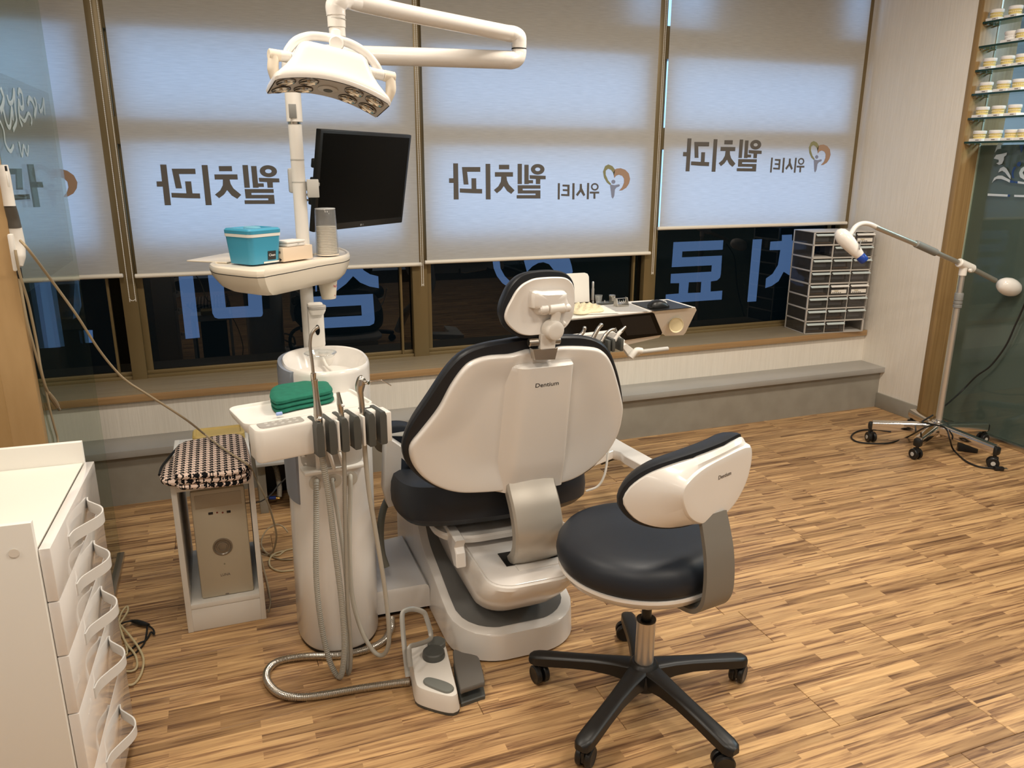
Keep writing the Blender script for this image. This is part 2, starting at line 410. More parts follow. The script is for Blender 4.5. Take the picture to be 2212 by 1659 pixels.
    def build(s, name, material, parent=None, org=None, smooth=35):
        o0 = V(org) if org is not None else (ORG[parent.name] if parent else V())
        me = bpy.data.meshes.new(name); me.from_pydata([p-o0 for p in s.v], [], s.f)
        bm = bmesh.new(); bm.from_mesh(me); bmesh.ops.recalc_face_normals(bm, faces=list(bm.faces)); bm.to_mesh(me); bm.free()
        if smooth:
            me.polygons.foreach_set('use_smooth', [True]*len(me.polygons)); me.set_sharp_from_angle(angle=math.radians(smooth))
        for mm in (material if isinstance(material, (list, tuple)) else [material]): me.materials.append(mm)
        ob = bpy.data.objects.new(name, me); COL.objects.link(ob)
        if parent: ob.parent = parent
        else: ob.location = o0
        ORG[ob.name] = o0
        return ob
ORG = {}
def thing(name, label, cat, loc, group=None):
    o = bpy.data.objects.new(name, None); COL.objects.link(o); o.location = V(loc); o.empty_display_size = 0.05
    ORG[o.name] = V(loc); o['label'] = label; o['category'] = cat
    if group: o['group'] = group
    return o
def solo(name, mb, m, label, cat, loc, group=None, smooth=35):
    o = mb.build(name, m, None, loc, smooth); o['label'] = label; o['category'] = cat
    if group: o['group'] = group
    return o
def struct(name, mb, m, parent=None, org=(0, 0, 0), smooth=35):
    o = mb.build(name, m, parent, None if parent else org, smooth)
    if not parent: o['kind'] = 'structure'
    return o
def copy_tree(o, parent=None):
    c = o.copy(); COL.objects.link(c); ORG[c.name] = V(o.location)
    if parent: c.parent = parent
    for ch in list(o.children): copy_tree(ch, c)
    return c
# ================================================================ THE ROOM
XR, YB, YW = 3.865, 3.655, 4.08          # right wall face, bench face, window frame face
fl = MB().bx(-3.2, 4.3, -3.0, 3.66, -0.06, -0.0085)
floor = struct('floor', fl, FLOORB)
PITCH, PLEN = 0.193, 0.998
JOINT = {1.191: 1.92, 1.384: 1.493, 1.577: 1.927, 1.77: 1.577, 1.963: 1.52, 2.156: 2.165, 2.542: 2.505}
pm = MB().box((0, 0, -0.004), (PLEN-0.0012, PITCH-0.0012, 0.008), 0.0012, seg=1)
plank0 = pm.build('plank', PLANK, floor, (0, 0, 0), 0)
first = True
for r in range(-15, 13):
    y0 = 1.191+PITCH*r
    if y0 > 3.6: continue
    key = min(JOINT, key=lambda k: abs(k-y0))
    off = JOINT[key] if abs(key-y0) < 0.02 else 0.35+0.37*((r*7) % 11)/4.0
    x = off - PLEN*math.ceil((off+1.6)/PLEN)
    while x < XR+0.1:
        if first: p = plank0; first = False
        else:
            p = plank0.copy(); COL.objects.link(p); p.parent = floor
        p.location = (x+PLEN/2, y0+PITCH/2, 0)
        x += PLEN
struct('ceiling', MB().bx(-3.2, 7.2, -3.2, 4.3, 2.75, 2.85), CEIL)
struct('wall_left', MB().bx(-3.3, -3.2, -3.2, 4.3, -0.06, 2.85), WALLP)
struct('wall_front', MB().bx(-3.2, 7.2, -3.3, -3.2, -0.06, 2.85), WALLP)
struct('wall_far_right', MB().bx(7.1, 7.2, -3.2, 4.3, -0.06, 2.85), FARW)
struct('wall_far_back', MB().bx(4.15, 7.1, 4.2, 4.3, -0.06, 2.85), FARW)
struct('floor_far', MB().bx(4.3, 7.1, -3.2, 4.3, -0.06, 0.0), FLOORB)
# wall under the sill, ledge, sill
struct('wall_back', MB().bx(-3.2, XR+0.3, 3.822, 4.16, -0.05, 0.437), WALLP)
led = struct('trim_1', MB().bx(-3.2, XR+0.01, 3.655, 3.822, -0.05, 0.234), STONEF)
MB().bx(-3.2, XR, 3.622, 3.825, 0.234, 0.267, 0.002).build('ledge_top', STONE, led)
sill = struct('trim_2', MB().bx(-3.2, XR-0.005, 3.806, 4.10, 0.438, 0.472, 0.0015), SILLW)
MB().bx(-3.2, XR-0.005, 3.800, 3.808, 0.437, 0.4715, 0.001).build('sill_nosing', SILLE, sill)
# right wall, skirting, wooden jamb, glass screen with shelves
struct('wall_right', MB().bx(XR, XR+0.30, 3.344, 4.3, -0.05, 2.80), WALLP)
struct('baseboard_right', MB().bx(XR-0.012, XR+0.01, 3.346, 3.654, 0.0, 0.095, 0.002), STONEF)
struct('trim_3', MB().bx(XR-0.002, 4.15, 3.308, 3.344, 0.0, 2.78, 0.001), JAMB)
XG = 3.985
gl = struct('wall_glass_right', MB().bx(XG, XG+0.010, -2.9, 3.306, 0.02, 2.7), pane_mat('clear_screen_glass', (0.80, 0.86, 0.84), 1.0))
MB().bx(XG+0.011, XG+0.013, -2.9, 3.306, 0.02, 1.600).build('frosted_film', FROST, gl)
MB().bx(XG-0.020, XG+0.030, -2.9, 3.306, 0.0, 0.030, 0.004).build('floor_rail', STEEL, gl)
MB().bx(XG-0.001, XG+0.011, 3.3055, 3.3075, 0.02, 2.7).build('edge_seal', mat('glass_seal', (0.50, 0.52, 0.42), 0.3), gl)
def decal(pts, x=XG-0.0015): return MB().prism([PX(1980+u*0.10488, 300+v*0.10488, x) for u, v in pts], X_, 0.0012)
leaves = MB()
for pts in ([(1550, 905), (1600, 800), (1680, 755), (1760, 755), (1840, 800), (1925, 845), (1915, 900), (1840, 860), (1740, 825), (1640, 825), (1580, 870)],
            [(1680, 690), (1720, 605), (1790, 572), (1845, 605), (1890, 680), (1935, 770), (1930, 825), (1880, 770), (1820, 690), (1760, 655)],
            [(1590, 405), (1640, 330), (1740, 310), (1860, 280), (1850, 330), (1800, 370), (1795, 430), (1760, 510), (1700, 535), (1640, 505), (1690, 480), (1690, 430)],
            [(1610, 280), (1640, 180), (1680, 95), (1800, 90), (1730, 140), (1740, 200), (1660, 215)],
            [(2085, 870), (2212, 890), (2330, 880), (2330, 930), (2212, 932), (2080, 915)],
            [(2110, 700), (2150, 610), (2230, 560), (2330, 560), (2330, 600), (2230, 620), (2180, 700), (2230, 790), (2330, 830), (2330, 870), (2212, 840), (2130, 790)],
            [(1465, 1125), (1875, 1145), (1870, 1190), (1462, 1172)], [(2010, 1152), (2330, 1160), (2330, 1205), (2010, 1193)]):
    leaves.v += []; d = decal(pts); leaves.add(d.v, d.f)
leaves.build('leaf_decal', DECALW, gl, smooth=0)
blues = MB()
for pts in ([(2140, 470), (2150, 520), (2120, 570), (2075, 565), (2060, 520), (2090, 475)], [(1930, 845), (2010, 870), (2005, 910), (1925, 900)], [(2020, 870), (2080, 880), (2075, 920), (2015, 905)],
            [(1880, 1146), (1925, 1150), (1915, 1192), (1872, 1188)], [(2115, 130), (2190, 130), (2180, 230), (2150, 285), (2135, 190)],
            [(2010, 570), (2050, 580), (2000, 660), (1990, 740), (2010, 810), (1970, 800), (1955, 710), (1975, 630)]):
    d = decal(pts); blues.add(d.v, d.f)
blues.build('blue_decal', DECALB, gl, smooth=0)
# ---------------------------------------------------------------- glass shelves with plaster casts
SHZ = [2.218, 2.100, 1.982, 1.863, 1.740, 1.618]
ORD = ['top', 'second', 'third', 'fourth', 'fifth', 'bottom']
for i, z in enumerate(SHZ):
    t = thing('glass_shelf', f'green edged glass shelf between wooden jamb and screen, {ORD[i]} of the six shelves', 'shelf', (3.92, 2.9, z), 'glass shelves on the right')
    MB().bx(3.872, XG-0.003, 2.30, 3.306, z-0.009, z).build('shelf_pane', SHELFG, t)
    MB().bx(3.868, 3.873, 2.30, 3.306, z-0.0095, z+0.0003).build('front_edge', SHELFE, t)
    for yy in (3.297,):
        for xx in (3.885, 3.925, 3.965):
            MB().cyl((xx, yy+0.010, z-0.014), (xx, yy-0.012, z-0.014), 0.004, 10).build('support_clip', CHROME, t)

def cast_proto():
    root = thing('dental_cast', 'proto', 'dental cast', (0, 0, 0))
    out = [V((0.033*math.cos(a)*(1 if math.sin(a) > 0 else 1.0), 0.030*math.sin(a)+(0.0), 0)) for a in [2*math.pi*k/28 for k in range(28)]]
    # local x = along shelf, y = into the room
    base = [V((x, y, 0)) for x, y in ((-0.036, -0.03), (0.036, -0.03), (0.036, 0.030), (-0.036, 0.030))]
    MB().slab(base, Z_, [(0, 0), (0, 0.012), (0.003, 0.014)]).build('plaster_base', PLASTER, root)
    MB().slab(out, Z_, [(0.004, 0.014), (0.003, 0.020), (0.006, 0.026)]).build('lower_arch', YELSTONE, root)
    teeth = MB()
    for a in range(-12, 193, 17):
        c = V((0.028*math.cos(math.radians(a)), 0.024*math.sin(math.radians(a)), 0.0275))
        teeth.box(c, (0.008, 0.008, 0.008), 0.002, seg=1)
    teeth.build('teeth', mat('cream_teeth', (0.76, 0.66, 0.38), 0.5), root)
    MB().slab(out, Z_, [(0.006, 0.030), (0.002, 0.035), (0.002, 0.038)]).build('upper_arch', YELSTONE, root)
    MB().slab(out, Z_, [(0.001, 0.038), (-0.001, 0.041), (-0.001, 0.053), (0.003, 0.055)]).build('plaster_cap', PLASTER, root)
    for k in range(3):
        pass
    MB().box((-0.012, 0.0302, 0.0065), (0.020, 0.0006, 0.004)).build('name_mark', INKG, root, smooth=0)
    return root
cast0 = cast_proto(); used_cast = False
CASTS = [[2151, 2190], [2182, 2206], [2136, 2173, 2205], [2128, 2165, 2198], [2120, 2154, 2189], [2114, 2148, 2182, 2210]]
PLACE = ['nearest the wooden jamb', 'second from the wooden jamb', 'third from the wooden jamb', 'fourth from the wooden jamb']
for i, row in enumerate(CASTS):
    for k, px in enumerate(row):
        c = cast0 if not used_cast else copy_tree(cast0); used_cast = True
        if i == 1 and k == 0:
            for ch in c.children:
                if ch.name.startswith(('lower_arch', 'upper_arch', 'teeth')):
                    me = ch.data.copy(); me.materials.clear(); me.materials.append(PLASTER); ch.data = me
        q = PX(px, (SHZ[i]-1.5)*-1+300, 3.90)
        q = PX(px, 36+52*i if i else 36, 3.90)
        c.location = (3.905, q.y, SHZ[i]+0.0005); c.rotation_euler = (0, 0, math.pi/2+0.05*math.sin(i*3+k*5))
        kind = 'all white plaster dental cast' if (i == 1 and k == 0) else 'white and yellow plaster dental cast'
        c['label'] = f'{kind} on the {ORD[i]} glass shelf, {PLACE[k]}'
        c['group'] = f'dental casts on the glass shelves'
# ---------------------------------------------------------------- windows
def film_sheet(name, material, outer, holes, Y, parent):
    cu = bpy.data.curves.new('f', 'CURVE'); cu.dimensions = '2D'; cu.fill_mode = 'BOTH'
    for poly in [outer]+holes:
        sp = cu.splines.new('POLY'); sp.points.add(len(poly)-1); sp.use_cyclic_u = True
        for p, (a, b) in zip(sp.points, poly): p.co = (a, b, 0, 1)
    ob = bpy.data.objects.new('f', cu); COL.objects.link(ob)
    me = ob.evaluated_get(bpy.context.evaluated_depsgraph_get()).to_mesh()
    mb = MB().add([(v.co.x, Y, v.co.y) for v in me.vertices], [list(p.vertices) for p in me.polygons])
    bpy.data.objects.remove(ob); bpy.data.curves.remove(cu)
    return mb.build(name, material, parent, smooth=0)
YG = 4.122
def fx(u, v, ox, oy, s):
    p = PY(ox+u*s, oy+v*s, YG); return (p.x, p.z)
def poly(pts, ox, oy, s): return [fx(u, v, ox, oy, s) for u, v in pts]
A = (370, 560, 0.217); B = (1410, 480, 0.14463); C3 = (1000, 560, 0.1808)
HOLES = {
 1: [[(-0.62+dx, 0.97) for dx in ()]] and [],
 2: [poly([(60, 60), (203, 55), (285, 780), (143, 793)], *A),
     poly([(352, 60), (880, 50), (912, 540), (905, 562), (890, 572), (470, 592), (432, 580), (410, 540)], *A), poly([(515, 200), (752, 195), (768, 465), (543, 478)], *A),
     poly([(1690, 60), (1880, 55), (1915, 110), (1980, 150), (2060, 170), (2067, 288), (1975, 272), (1880, 232), (1810, 168), (1740, 245), (1640, 320), (1560, 350), (1540, 250), (1640, 190)], *A),
     poly([(1425, 60), (1450, 60), (1450, 320), (1435, 322)], *A),
     poly([(1330, 376), (2007, 345), (2025, 600), (2018, 640), (1975, 662), (1345, 697), (1340, 590), (1897, 560), (1890, 458), (1336, 487)], *A)],
 3: [poly([(345, -40), (428, -40), (440, 35), (450, 110), (500, 200), (590, 290), (680, 350), (640, 400), (550, 340), (470, 285), (405, 200), (368, 110)], *C3),
     poly([(715, -40), (740, 60), (765, 150), (830, 85), (900, 45), (960, 35), (1030, 60), (1085, 130), (1110, 260), (1100, 380), (1200, 330), (1270, 240), (1312, 150), (1300, 80), (1270, -20)], *C3)],
 4: [poly([(310, 298), (1055, 268), (1045, 410), (443, 437), (437, 525), (1035, 498), (1018, 770), (1005, 830), (960, 870), (868, 885), (865, 1035), (1040, 1022), (1030, 1155), (190, 1210), (195, 1080), (388, 1065), (395, 910), (265, 912), (272, 772), (875, 738), (882, 643), (283, 672)], *B),
     poly([(540, 897), (725, 890), (715, 1050), (525, 1058)], *B),
     poly([(1495, 258), (1632, 253), (1545, 1182), (1412, 1190)], *B),
     poly([(1758, 290), (1928, 280), (1930, 190), (2080, 185), (2080, 275), (2260, 268), (2255, 400), (2130, 405), (2180, 650), (2330, 850), (2320, 980), (2150, 860), (1955, 740), (1880, 880), (1780, 950), (1680, 985), (1692, 840), (1790, 770), (1870, 640), (1905, 415), (1745, 418)], *B)],
}
HOLES[1] = [poly([(80, 560), (113, 560), (118, 603), (140, 748), (105, 752), (84, 605)], 0, 0, 1), poly([(162, 585), (170, 606), (176, 660), (170, 682), (158, 690)], 0, 0, 1),
            poly([(180, 713), (200, 713), (202, 740), (184, 741)], 0, 0, 1)]
MULL = [(-1.86, -1.79), (-0.453, -0.387), (0.955, 1.037), (2.365, 2.436), (3.80, 3.866)]
ZF0, ZF1 = 0.505, 1.125
for b in range(4):
    xl, xr = MULL[b][1], MULL[b+1][0]
    w = MB()
    w.bx(xl, xr, YW+0.010, YW+0.075, 0.470, 0.487, 0.002)                # bottom track
    w.bx(xl, xr, YW+0.030, YW+0.065, 0.487, ZF0, 0.003)
    w.bx(xl, xr, YW, YW+0.075, 1.575, 1.695, 0.002)                      # cross rail
    w.bx(xl, xr, YW, YW+0.090, 2.06, 2.23, 0.002)                        # head panel
    win = struct(f'window_{b+1}', w, BRONZE)
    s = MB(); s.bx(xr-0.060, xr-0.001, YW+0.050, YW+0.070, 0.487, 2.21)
    s.build('sash_recess_shade', BRONZED, win)  # dark strip: shade of the sash recess put into its colour
    MB().bx(xr-0.064, xr-0.052, YW+0.020, YW+0.070, 0.487, 2.21, 0.002).build('sash_stile', BRONZE, win)
    MB().bx(xl, xl+0.030, YW+0.035, YW+0.065, 0.487, 2.21, 0.002).build('sash_stile', BRONZE, win)
    outer = [(xl, ZF0-0.01), (xr, ZF0-0.01), (xr, ZF1), (xl, ZF1)]
    film_sheet('dark_film', FILM, outer, HOLES[b+1], YG, win)
    MB().add([(xl, YG+0.004, ZF0), (xr, YG+0.004, ZF0), (xr, YG+0.004, ZF1), (xl, YG+0.004, ZF1)], [(0, 1, 2, 3)]).build('letter_film', LETTERW, win, smooth=0)
    MB().add([(xl, YG+0.006, ZF1), (xr, YG+0.006, ZF1), (xr, YG+0.006, 2.75), (xl, YG+0.006, 2.75)], [(0, 1, 2, 3)]).build('glass_pane', CLEARW, win, smooth=0)
for k, (x0, x1) in enumerate(MULL):
    struct(f'trim_{k+4}', MB().bx(x0, x1, YW, YW+0.080, 0.470, 2.75, 0.002), BRONZE)
# boarded top lights with two openings
hd = MB()
for x0, x1, z0 in ((-1.86, 2.20, 2.20), (2.69, 3.64, 2.20), (2.20, 2.69, 2.20), (3.64, 3.9, 2.20)):
    z1 = 2.75
    if (x0, x1) in ((2.20, 2.69), (3.64, 3.9)): z1 = 2.24
    hd.bx(x0, x1, YW+0.085, YW+0.10, z0, z1)
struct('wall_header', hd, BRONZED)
struct('wall_back_left', MB().bx(-3.2, -1.86, YW, 4.16, 0.43, 2.80), WALLP)
# ---------------------------------------------------------------- roller blinds
YBL = 4.052
G = (960, 330, 0.1989)
def gp(pts): return [PY(G[0]+u*G[2], G[1]+v*G[2], YBL-0.0012) for u, v in pts]
LET = [
 [(95, 115), (148, 115), (155, 507), (101, 507), (99, 328), (50, 328), (50, 277), (97, 277)],
 [(190, 155), (390, 155), (390, 207), (247, 207), (262, 345), (209, 345)],
 [(293, 277), (345, 277), (347, 392), (410, 394), (410, 442), (300, 440), (167, 432), (167, 387), (295, 392)],
 [(447, 120), (498, 120), (502, 507), (450, 507)],
 [(592, 130), (704, 130), (704, 180), (592, 180)],
 [(548, 210), (745, 210), (745, 260), (675, 260), (680, 300), (700, 345), (762, 408), (725, 447), (680, 415), (645, 362), (615, 405), (570, 440), (537, 405), (585, 365), (612, 315), (617, 260), (548, 260)],
 [(795, 120), (842, 120), (842, 340), (795, 340)],
 [(868, 130), (915, 130), (915, 297), (963, 297), (963, 332), (917, 332), (917, 340), (868, 340)],
 [(925, 243), (1100, 250), (1100, 288), (1042, 288), (1040, 340), (993, 340), (993, 286), (927, 282)],
 [(795, 352), (1043, 352), (1043, 390), (850, 390), (850, 408), (1043, 408), (1043, 497), (785, 497), (785, 460), (990, 460), (990, 443), (797, 443)],
 [(1232, 330), (1255, 330), (1252, 507), (1230, 507)],
 [(1283, 345), (1360, 347), (1358, 472), (1268, 468), (1268, 447), (1335, 450), (1335, 418), (1285, 415), (1285, 395), (1335, 397), (1335, 368), (1283, 366)],
 [(1390, 330), (1414, 330), (1412, 507), (1388, 507)],
 [(1470, 338), (1493, 338), (1495, 385), (1530, 457), (1512, 473), (1480, 425), (1447, 472), (1428, 455), (1468, 400)],
 [(1550, 328), (1573, 328), (1568, 505), (1545, 505)],
 [(1578, 422), (1681, 422), (1681, 443), (1640, 443), (1640, 500), (1618, 500), (1618, 443), (1578, 443)],
]
def ring_poly(mb, cx, cy, ro, ri, sh=(0, 0), n=32):
    o = [PY(G[0]+(cx+ro[0]*math.cos(t))*G[2], G[1]+(cy+ro[1]*math.sin(t))*G[2], YBL-0.0012)+V((sh[0], 0, sh[1])) for t in [2*math.pi*k/n for k in range(n)]]
    i = [PY(G[0]+(cx+ri[0]*math.cos(t))*G[2], G[1]+(cy+ri[1]*math.sin(t))*G[2], YBL-0.0012)+V((sh[0], 0, sh[1])) for t in [2*math.pi*k/n for k in range(n)]]
    mb.add(o+[o[0]]+[i[0]]+i[::-1], [tuple(range(2*n+2))])
EMB_G = [(1855, 185), (1825, 145), (1780, 126), (1745, 145), (1722, 205), (1733, 270), (1765, 325), (1800, 352), (1812, 340), (1778, 300), (1752, 240), (1752, 195), (1778, 173), (1810, 187), (1833, 220), (1840, 250)]
EMB_O = [(1838, 190), (1870, 172), (1915, 167), (1965, 185), (2003, 225), (2017, 285), (2005, 335), (1975, 380), (1930, 408), (1895, 412), (1930, 375), (1950, 325), (1950, 280), (1930, 250), (1895, 238), (1865, 250), (1845, 275), (1835, 230)]
EMB_B = [(1800, 345), (1850, 352), (1895, 342), (1907, 350), (1900, 365), (1868, 378), (1852, 400), (1845, 470), (1828, 500), (1815, 480), (1808, 420), (1800, 370)]
# (left, right, rail height) of each blind
BL = [(-1.775, -0.432, 0.985), (-0.383, 1.002, 0.980), (1.018, 2.385, 0.989), (2.424, 3.826, 1.131)]
BLAB = ['translucent roller blind half behind the green glass partition', 'translucent printed roller blind behind the white lamp post and monitor',
        'translucent printed roller blind above the dental chair headrest', 'shorter pulled-up printed roller blind above the drawer organizers by the right wall']
REF = (1.018, 0.989)
for k, (x0, x1, z0) in enumerate(BL):
    t = thing('roller_blind', BLAB[k], 'blind', ((x0+x1)/2, YBL, z0), 'printed roller blinds on the windows')
    f0, f1 = x0+0.012, x1-0.014
    MB().add([(f0, YBL, z0), (f1, YBL, z0), (f1, YBL, 2.66), (f0, YBL, 2.66)], [(0, 1, 2, 3)]).build('fabric', FABRIC, t, smooth=0)
    MB().cyl((x0, YBL, z0), (x1, YBL, z0), 0.0105, 16, 0.003).build('bottom_rail', RAILW, t)
    MB().cyl((x0, YBL+0.0, 2.68), (x1, YBL+0.0, 2.68), 0.022, 16).build('roller_tube', RAILW, t)
    dx = x0-REF[0]; dz = z0-REF[1]
    for nm, sl, rg in (('large_lettering', LET[:10], (1013, 180, (74, 58), (28, 20))), ('small_lettering', LET[10:], (1633, 370, (42, 41), (25, 24)))):
        mb = MB()
        for pts in sl: mb.add([p+V((dx, 0, dz)) for p in gp(pts)], [tuple(range(len(pts)))])
        ring_poly(mb, *rg, (dx, dz)); mb.build(nm, PRINTG, t, smooth=0)
    for nm, pts, mm in (('green_emblem', EMB_G, PRINTGR), ('orange_emblem', EMB_O, PRINTOR), ('blue_emblem', EMB_B, PRINTBL)):
        e = MB().add([p+V((dx, 0, dz)) for p in gp(pts)], [tuple(range(len(pts)))])
        if nm == 'blue_emblem':
            e.add([p+V((dx, 0, dz)) for p in gp([(1835+22*math.cos(a), 315+22*math.sin(a)) for a in [2*math.pi*j/20 for j in range(20)]])], [tuple(range(20))])
        e.build(nm, mm, t, smooth=0)
    if k:
        cx, zb = {1: (-0.403, 0.868), 2: (0.998, 0.872), 3: (2.392, 0.872)}[k]
        w = {1: 0.013, 2: 0.005, 3: 0.005}[k]; yc = 4.030
        pts = [(cx-w, yc, 2.66), (cx-w, yc, 1.6), (cx-w, yc, zb+0.06)]+[(cx-w*math.cos(math.pi*j/8), yc, zb+max(w, 0.010)-max(w, 0.010)*math.sin(math.pi*j/8)) for j in range(9)]+[(cx+w, yc, zb+0.06), (cx+w, yc, 1.6), (cx+w, yc, 2.66)]
        MB().tube(pts, 0.0024, 6, ribs=0.6, pitch=0.0085).build('bead_chain', mat('white_beads', (0.80, 0.76, 0.68), 0.4), t)
# ---------------------------------------------------------------- green glass partition and wooden screen on the left
gp_ = struct('wall_glass_left', MB().bx(-0.482, -0.472, 2.262, 3.115, 0.012, 2.70), GREENG)
MB().bx(-0.4835, -0.4825, 2.262, 3.114, PX(60, 180, -0.475).z-0.55, PX(60, 180, -0.475).z).build('film_band', GREENF, gp_)
MB().bx(-0.495, -0.459, 2.262, 3.130, 0.0, 0.020, 0.003).build('floor_channel', STEEL, gp_)
fl_ = MB()
def swirl(pts, r): fl_.tube([PX(u*0.2049, 130+v*0.2049, -0.4705) for u, v in pts], r, 4, 6, flat=(0.12, 1), ref=X_)
swirl([(10, 300), (40, 390), (30, 470), (5, 540)], 0.008)
swirl([(75, 370), (100, 450), (135, 430), (150, 310), (160, 500), (175, 640), (140, 740)], 0.006)
swirl([(195, 370), (205, 315), (235, 360), (245, 490), (220, 500), (200, 430), (205, 600), (235, 690)], 0.007)
swirl([(295, 470), (310, 400), (345, 440), (370, 520), (365, 600), (385, 480), (365, 400)], 0.007)
swirl([(410, 460), (425, 540), (450, 500), (462, 410), (475, 580)], 0.006)
swirl([(205, 580), (260, 640), (300, 560), (335, 620), (330, 680)], 0.005)
swirl([(30, 500), (75, 680), (110, 690), (125, 500), (140, 640)], 0.006)
swirl([(0, 640), (40, 740), (60, 880), (110, 960), (145, 900)], 0.005)
swirl([(200, 860), (235, 1010), (250, 900), (290, 1000), (300, 900)], 0.005)
fl_.build('flourish_decal', pane_mat('pale_decal', (0.95, 0.95, 0.95), 0.3, 0.40, (0.62, 0.72, 0.74)), gp_)
ws = struct('wall_wood_left', MB().bx(-1.6, -0.473, 2.225, 2.260, 0.0, 2.70, 0.001), MDF)
MB().bx(-1.6, PY(16, 900, 2.22).x, 2.2235, 2.2255, 0.0, 2.70).build('veneer_panel', mat('veneer', (0.36, 0.225, 0.09), 0.5, noise=((26, 26, 5), (0.42, 0.27, 0.12), 6)), ws)
# ================================================================ WHITE DRAWER CABINET (left foreground)
c0 = V((-0.349, 1.54, 0)); cu_ = V((0.018, 0.465, 0)).normalized(); cw = V((cu_.y, -cu_.x, 0))     # along the front, outwards
cab = thing('drawer_cabinet', 'white lacquered drawer cabinet with leaf shaped pulls against the wooden screen', 'cabinet', c0+cu_*0.23-cw*0.2)
def cb(mb, u0, u1, w0, w1, z0, z1, bev=0.0): return mb.box(c0+cu_*((u0+u1)/2)+cw*((w0+w1)/2)+Z_*((z0+z1)/2), (u1-u0, w1-w0, z1-z0), bev, cu_, cw*-1*-1, Z_)
CL = 0.465
cb(MB(), -0.010, 0.004, -0.50, -0.021, 0.0, 0.861, 0.0015).build('side_panel', WMATTE, cab)
cb(MB(), CL-0.001, CL+0.013, -0.50, -0.021, 0.0, 0.853, 0.0015).build('side_panel', WMATTE, cab)
cb(MB(), 0.004, CL-0.001, -0.50, -0.026, 0.05, 0.797).build('carcass', WMATTE, cab)
cb(MB(), 0.0045, CL-0.0015, -0.50, -0.024, 0.7965, 0.8005, 0.0005).build('worktop', mat('cream_worktop', (0.78, 0.765, 0.69), 0.35), cab)
cb(MB(), 0.004, CL-0.001, -0.515, -0.50, 0.05, 0.861, 0.001).build('back_upstand', WMATTE, cab)
q = PY(30, 1195, 1.53)
MB().cyl(q+V((0, 0.0012, 0)), q-V((0, 0.0006, 0)), 0.0085, 24).build('screw_cap', mat('cap_cover', (0.76, 0.72, 0.66), 0.5), cab)
DZ = [(0.690, 0.801), (0.570, 0.687), (0.437, 0.567), (0.268, 0.434), (0.05, 0.265)]
HZ = [0.749, 0.640, 0.521, 0.386, 0.192]
HANDLE = mat('pull_paint', (0.62, 0.60, 0.57), 0.38)
for (z0, z1), hz in zip(DZ, HZ):
    d = cb(MB(), -0.0005, CL, -0.020, 0.0, z0, z1, 0.0012).build('drawer', WGLOSS, cab)
    pts = [c0+cu_*(0.130+u)+cw*w+Z_*hz for u, w in ((0, 0.0015), (0.028, 0.006), (0.055, 0.021), (0.085, 0.040), (0.112, 0.047), (0.140, 0.040), (0.165, 0.021), (0.185, 0.006), (0.205, 0.0015))]
    MB().ribbon(pts, Z_, lambda t: 0.0255, 0.0032).build('pull_handle', HANDLE, d)
# ================================================================ PC, ITS SHELF AND WHAT LIES ON IT
pc0 = V((-0.088, 2.66, 0))
sh = thing('computer_shelf', 'narrow white open shelf box on the floor holding the computer', 'shelf', pc0)
MB().bx(-0.212, -0.195, 2.48, 2.88, 0, 0.540, 0.001).build('side_panel', WMATTE, sh)
MB().bx(0.020, 0.036, 2.48, 2.88, 0, 0.540, 0.001).build('side_panel', WMATTE, sh)
MB().bx(-0.195, 0.020, 2.48, 2.88, 0.500, 0.5395, 0.001).build('top_panel', WMATTE, sh)
MB().bx(-0.195, 0.020, 2.48, 2.88, 0.083, 0.100, 0.001).build('bottom_panel', WMATTE, sh)
MB().bx(-0.195, 0.020, 2.482, 2.497, 0.0, 0.0815, 0.001).build('plinth_panel', WMATTE, sh)
pcx0, pcx1, pcy = -0.160, 0.005, 2.502
pc = thing('computer_tower', 'beige computer tower standing inside the white shelf box', 'computer', ((pcx0+pcx1)/2, 2.66, 0.1005))
MB().bx(pcx0+0.002, pcx1-0.002, pcy+0.012, 2.86, 0.1005, 0.484, 0.002).build('case', mat('case_steel', (0.10, 0.10, 0.10), 0.5), pc)
MB().bx(pcx0, pcx1, pcy, pcy+0.022, 0.1015, 0.486, 0.007).build('front_bezel', PCBEIGE, pc)
MB().bx(pcx0+0.012, pcx1-0.012, pcy-0.0012, pcy+0.004, 0.425, 0.472, 0.001).build('drive_cover', mat('bay_cover', (0.40, 0.34, 0.25), 0.42), pc)
qb = PY(481, 1181, pcy); cxm = qb.x
rg = MB().lathe((cxm, pcy+0.002, qb.z), (0, -1, 0), [(0.031, 0), (0.031, 0.004), (0.027, 0.0045), (0.024, 0.002), (0.018, 0.002), (0.017, 0.0045), (0.013, 0.005), (0.012, 0.003), (0.006, 0.004), (0.003, 0.004)], 32)
rg.build('power_ring', mat('grey_ring', (0.22, 0.19, 0.15), 0.3, metal=0.4), pc)
for u, w, m in ((455, 0.014, BLACK), (494, 0.012, BLACK)):
    q = PY(u, 1108+(-3 if u > 460 else 1), pcy); MB().box((q.x, pcy-0.0006, q.z), (w, 0.002, 0.008), 0.0005).build('usb_port', m, pc)
for u in (469, 481):
    q = PY(u, 1107, pcy); MB().cyl((q.x, pcy+0.001, q.z), (q.x, pcy-0.0012, q.z), 0.003, 12).build('audio_jack', mat('jack_red', (0.20, 0.04, 0.03), 0.4), pc)
q = PY(485, 1218, pcy); MB().cyl((q.x, pcy+0.001, q.z), (q.x, pcy-0.001, q.z), 0.0028, 12).build('led_lamp', mat('led_grey', (0.3, 0.27, 0.2), 0.3), pc)
q = PY(487, 1241, pcy); MB().text('LUNA', 0.013, (q.x, pcy-0.0006, q.z), X_, Z_, 0.0003, xs=0.9).build('lettering', INKG, pc, smooth=0)
